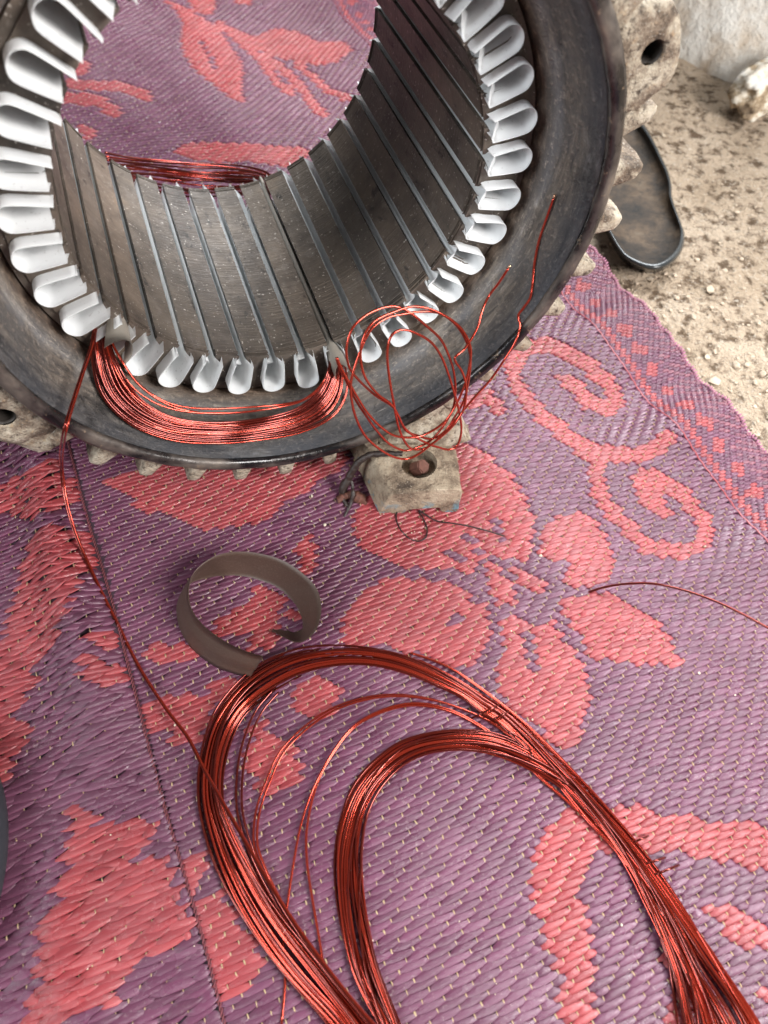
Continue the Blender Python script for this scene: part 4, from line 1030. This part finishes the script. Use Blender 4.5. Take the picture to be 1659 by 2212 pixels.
# worn sandal on the floor
ol = [(1372, 246), (1396, 278), (1416, 314), (1430, 344), (1439, 362), (1446, 383), (1450, 403), (1450, 421), (1456, 443), (1470, 481), (1477, 505), (1473, 535), (1457, 559), (1430, 577), (1403, 580), (1371, 569), (1347, 553), (1322, 515), (1298, 460), (1278, 400), (1276, 340), (1296, 285), (1332, 250)]
S = spline(np.array(ol+ol[:1], float), 90)[:-1]
base_ = atz(1400, 430); sandal = empty('shoe_sole', tuple(base_)); tag(sandal, 'dark worn rubber shoe sole with dirty brown inside lying on the concrete floor', 'shoe sole')
bm = bmesh.new(); rings = []
cen2 = np.array(S).mean(0)
for (f_, z) in ((1.0, -.004), (1.02, .006), (1.0, .012), (.97, .0135), (.93, .0125)):
    rings.append([bm.verts.new(Vector(atz(*(cen2+(p-cen2)*f_), max(z, 0))+np.array([0, 0, min(z, 0)])-base_)) for p in S])
for a, b in zip(rings[:-1], rings[1:]):
    for k in range(len(S)): bm.faces.new((a[k], a[(k+1) % len(S)], b[(k+1) % len(S)], b[k]))
bm_obj('sole', bm, M['sole_side'], sandal, True)
bm = bmesh.new(); rings = []
for (f_, z) in ((.935, .0127), (.85, .0090), (.6, .0060), (.3, .0055)):
    rings.append([bm.verts.new(Vector(atz(*(cen2+(p-cen2)*f_), z)-base_)) for p in S])
for a, b in zip(rings[:-1], rings[1:]):
    for k in range(len(S)): bm.faces.new((a[k], a[(k+1) % len(S)], b[(k+1) % len(S)], b[k]))
bm.faces.new(rings[-1]); bm_obj('insole', bm, M['sole_top'], sandal, True)
# broken lump of rendered masonry by the wall
s = NT('broken_render'); pos = s.pos(); n1, n2 = s.noise(55, 6, .66, pos), s.noise(300, 4, .65, pos)
col = s.ramp(n1, [(.36, (.16, .115, .075)), (.47, (.38, .29, .19)), (.55, (.66, .60, .50)), (.68, (.82, .80, .75))])
M['render'] = s.set(Base_Color=col, Roughness=.88, Normal=s.bump(n2, .7, .002))
base_ = atz(1640, 205); chunk = empty('masonry_chunk', tuple(base_)); tag(chunk, 'broken tan and white masonry lump lying at the wall foot, cut by the right edge', 'masonry lump')
for (px, py, h, sx, sy, sz, rot, sd) in ((1664, 168, .020, .034, .013, .014, .55, 2), (1612, 200, .008, .011, .010, .010, .2, 7), (1648, 222, .006, .020, .009, .007, .5, 11)):
    bm = bmesh.new(); bmesh.ops.create_icosphere(bm, subdivisions=4, radius=1)
    for v in bm.verts:
        p = v.co.copy(); q_ = max(abs(p.x), abs(p.y), abs(p.z)); p = p.lerp(p/q_, .45)
        k_ = 1+.30*noise.noise(p*1.5+Vector((sd, 0, 0)))+.12*noise.noise(p*4+Vector((0, sd, 0)))+.05*noise.noise(p*11)
        v.co = Vector((p.x*sx, p.y*sy, p.z*sz))*k_
    o = bm_obj('piece', bm, M['render'], chunk, True); o.location = Vector(atz(px, py, h)-base_)+Vector((0, 0, 0)); o.rotation_euler = (0, -.25, rot)
# dark rounded thing cut by the left edge
c = atz(-130, 1905, 0); bm = bmesh.new()
prof = [(0, .0), (.058, 0), (.0625, .004), (.064, .010), (.0625, .018), (.058, .022), (.030, .0235), (0, .0235)]
vs2 = [[bm.verts.new((r*math.cos(2*math.pi*k/64)*.62, r*math.sin(2*math.pi*k/64), z+.0012)) for k in range(64)] for r, z in prof[1:-1]]
for a, b in zip(vs2[:-1], vs2[1:]):
    for k in range(64): bm.faces.new((a[k], a[(k+1) % 64], b[(k+1) % 64], b[k]))
bm.faces.new(vs2[0][::-1]); bm.faces.new(vs2[-1])
o = bm_obj('rubber_pad', bm, M['slate'], None, True); o.location = (c[0]-.0085, c[1], 0); o.rotation_euler = (0, 0, .1)
tag(o, 'smooth dark slate grey rounded pad cut off by the left edge', 'pad')
# crumbs of grit scattered over the mat
V = []; F = []
ico = bmesh.new(); bmesh.ops.create_icosphere(ico, subdivisions=1, radius=1); iv = np.array([v.co[:] for v in ico.verts]); ico.faces.ensure_lookup_table(); fi = [tuple(v.index for v in f.verts) for f in ico.faces]; ico.free()
for k in range(230):
    x, y = rng.uniform(0, 1659), rng.uniform(980, 2212)
    if rng.random() < .4: x, y = rng.normal(760, 230), rng.normal(1130, 90)
    p = atz(x, y, 0); 
    if p[:2]@MU > EDGE_U: continue
    r = min(.0009, .00018+rng.exponential(.00014)); p[2] = float(zmat(p[0], p[1]))+.0012+r*.3
    b0 = len(V); sc = rng.uniform(.6, 1.3, 3)
    for v in iv: V.append(p+v*r*sc*(1+rng.normal(0, .12)))
    F += [tuple(b0+i for i in f_) for f_ in fi]
tag(obj('grit', mesh_np('grit', np.array(V), F, M['grit'], False)), 'pale crumbs of grit scattered over the mat', None, None, 'stuff')
# loose chips of concrete on the floor
V = []; F = []
for k in range(1300):
    y = rng.uniform(.18, .80); u = EDGE_U+.004+abs(rng.normal(0, .10)); x = (u-y*MU[1])/MU[0]
    r = min(.0024, .0004+rng.exponential(.0005)); p = np.array([x, y, -.0055+r*.35+.004*noise.noise(Vector((x*9, y*9, 1)))])
    b0 = len(V); sc = rng.uniform(.5, 1.4, 3)*[1.1, 1.1, .6]
    for v in iv: V.append(p+v*r*sc*(1+rng.normal(0, .16)))
    F += [tuple(b0+i for i in f_) for f_ in fi]
tag(obj('gravel', mesh_np('gravel', np.array(V), F, M['chips'], False)), 'crumbled concrete chips strewn over the floor', None, None, 'stuff')
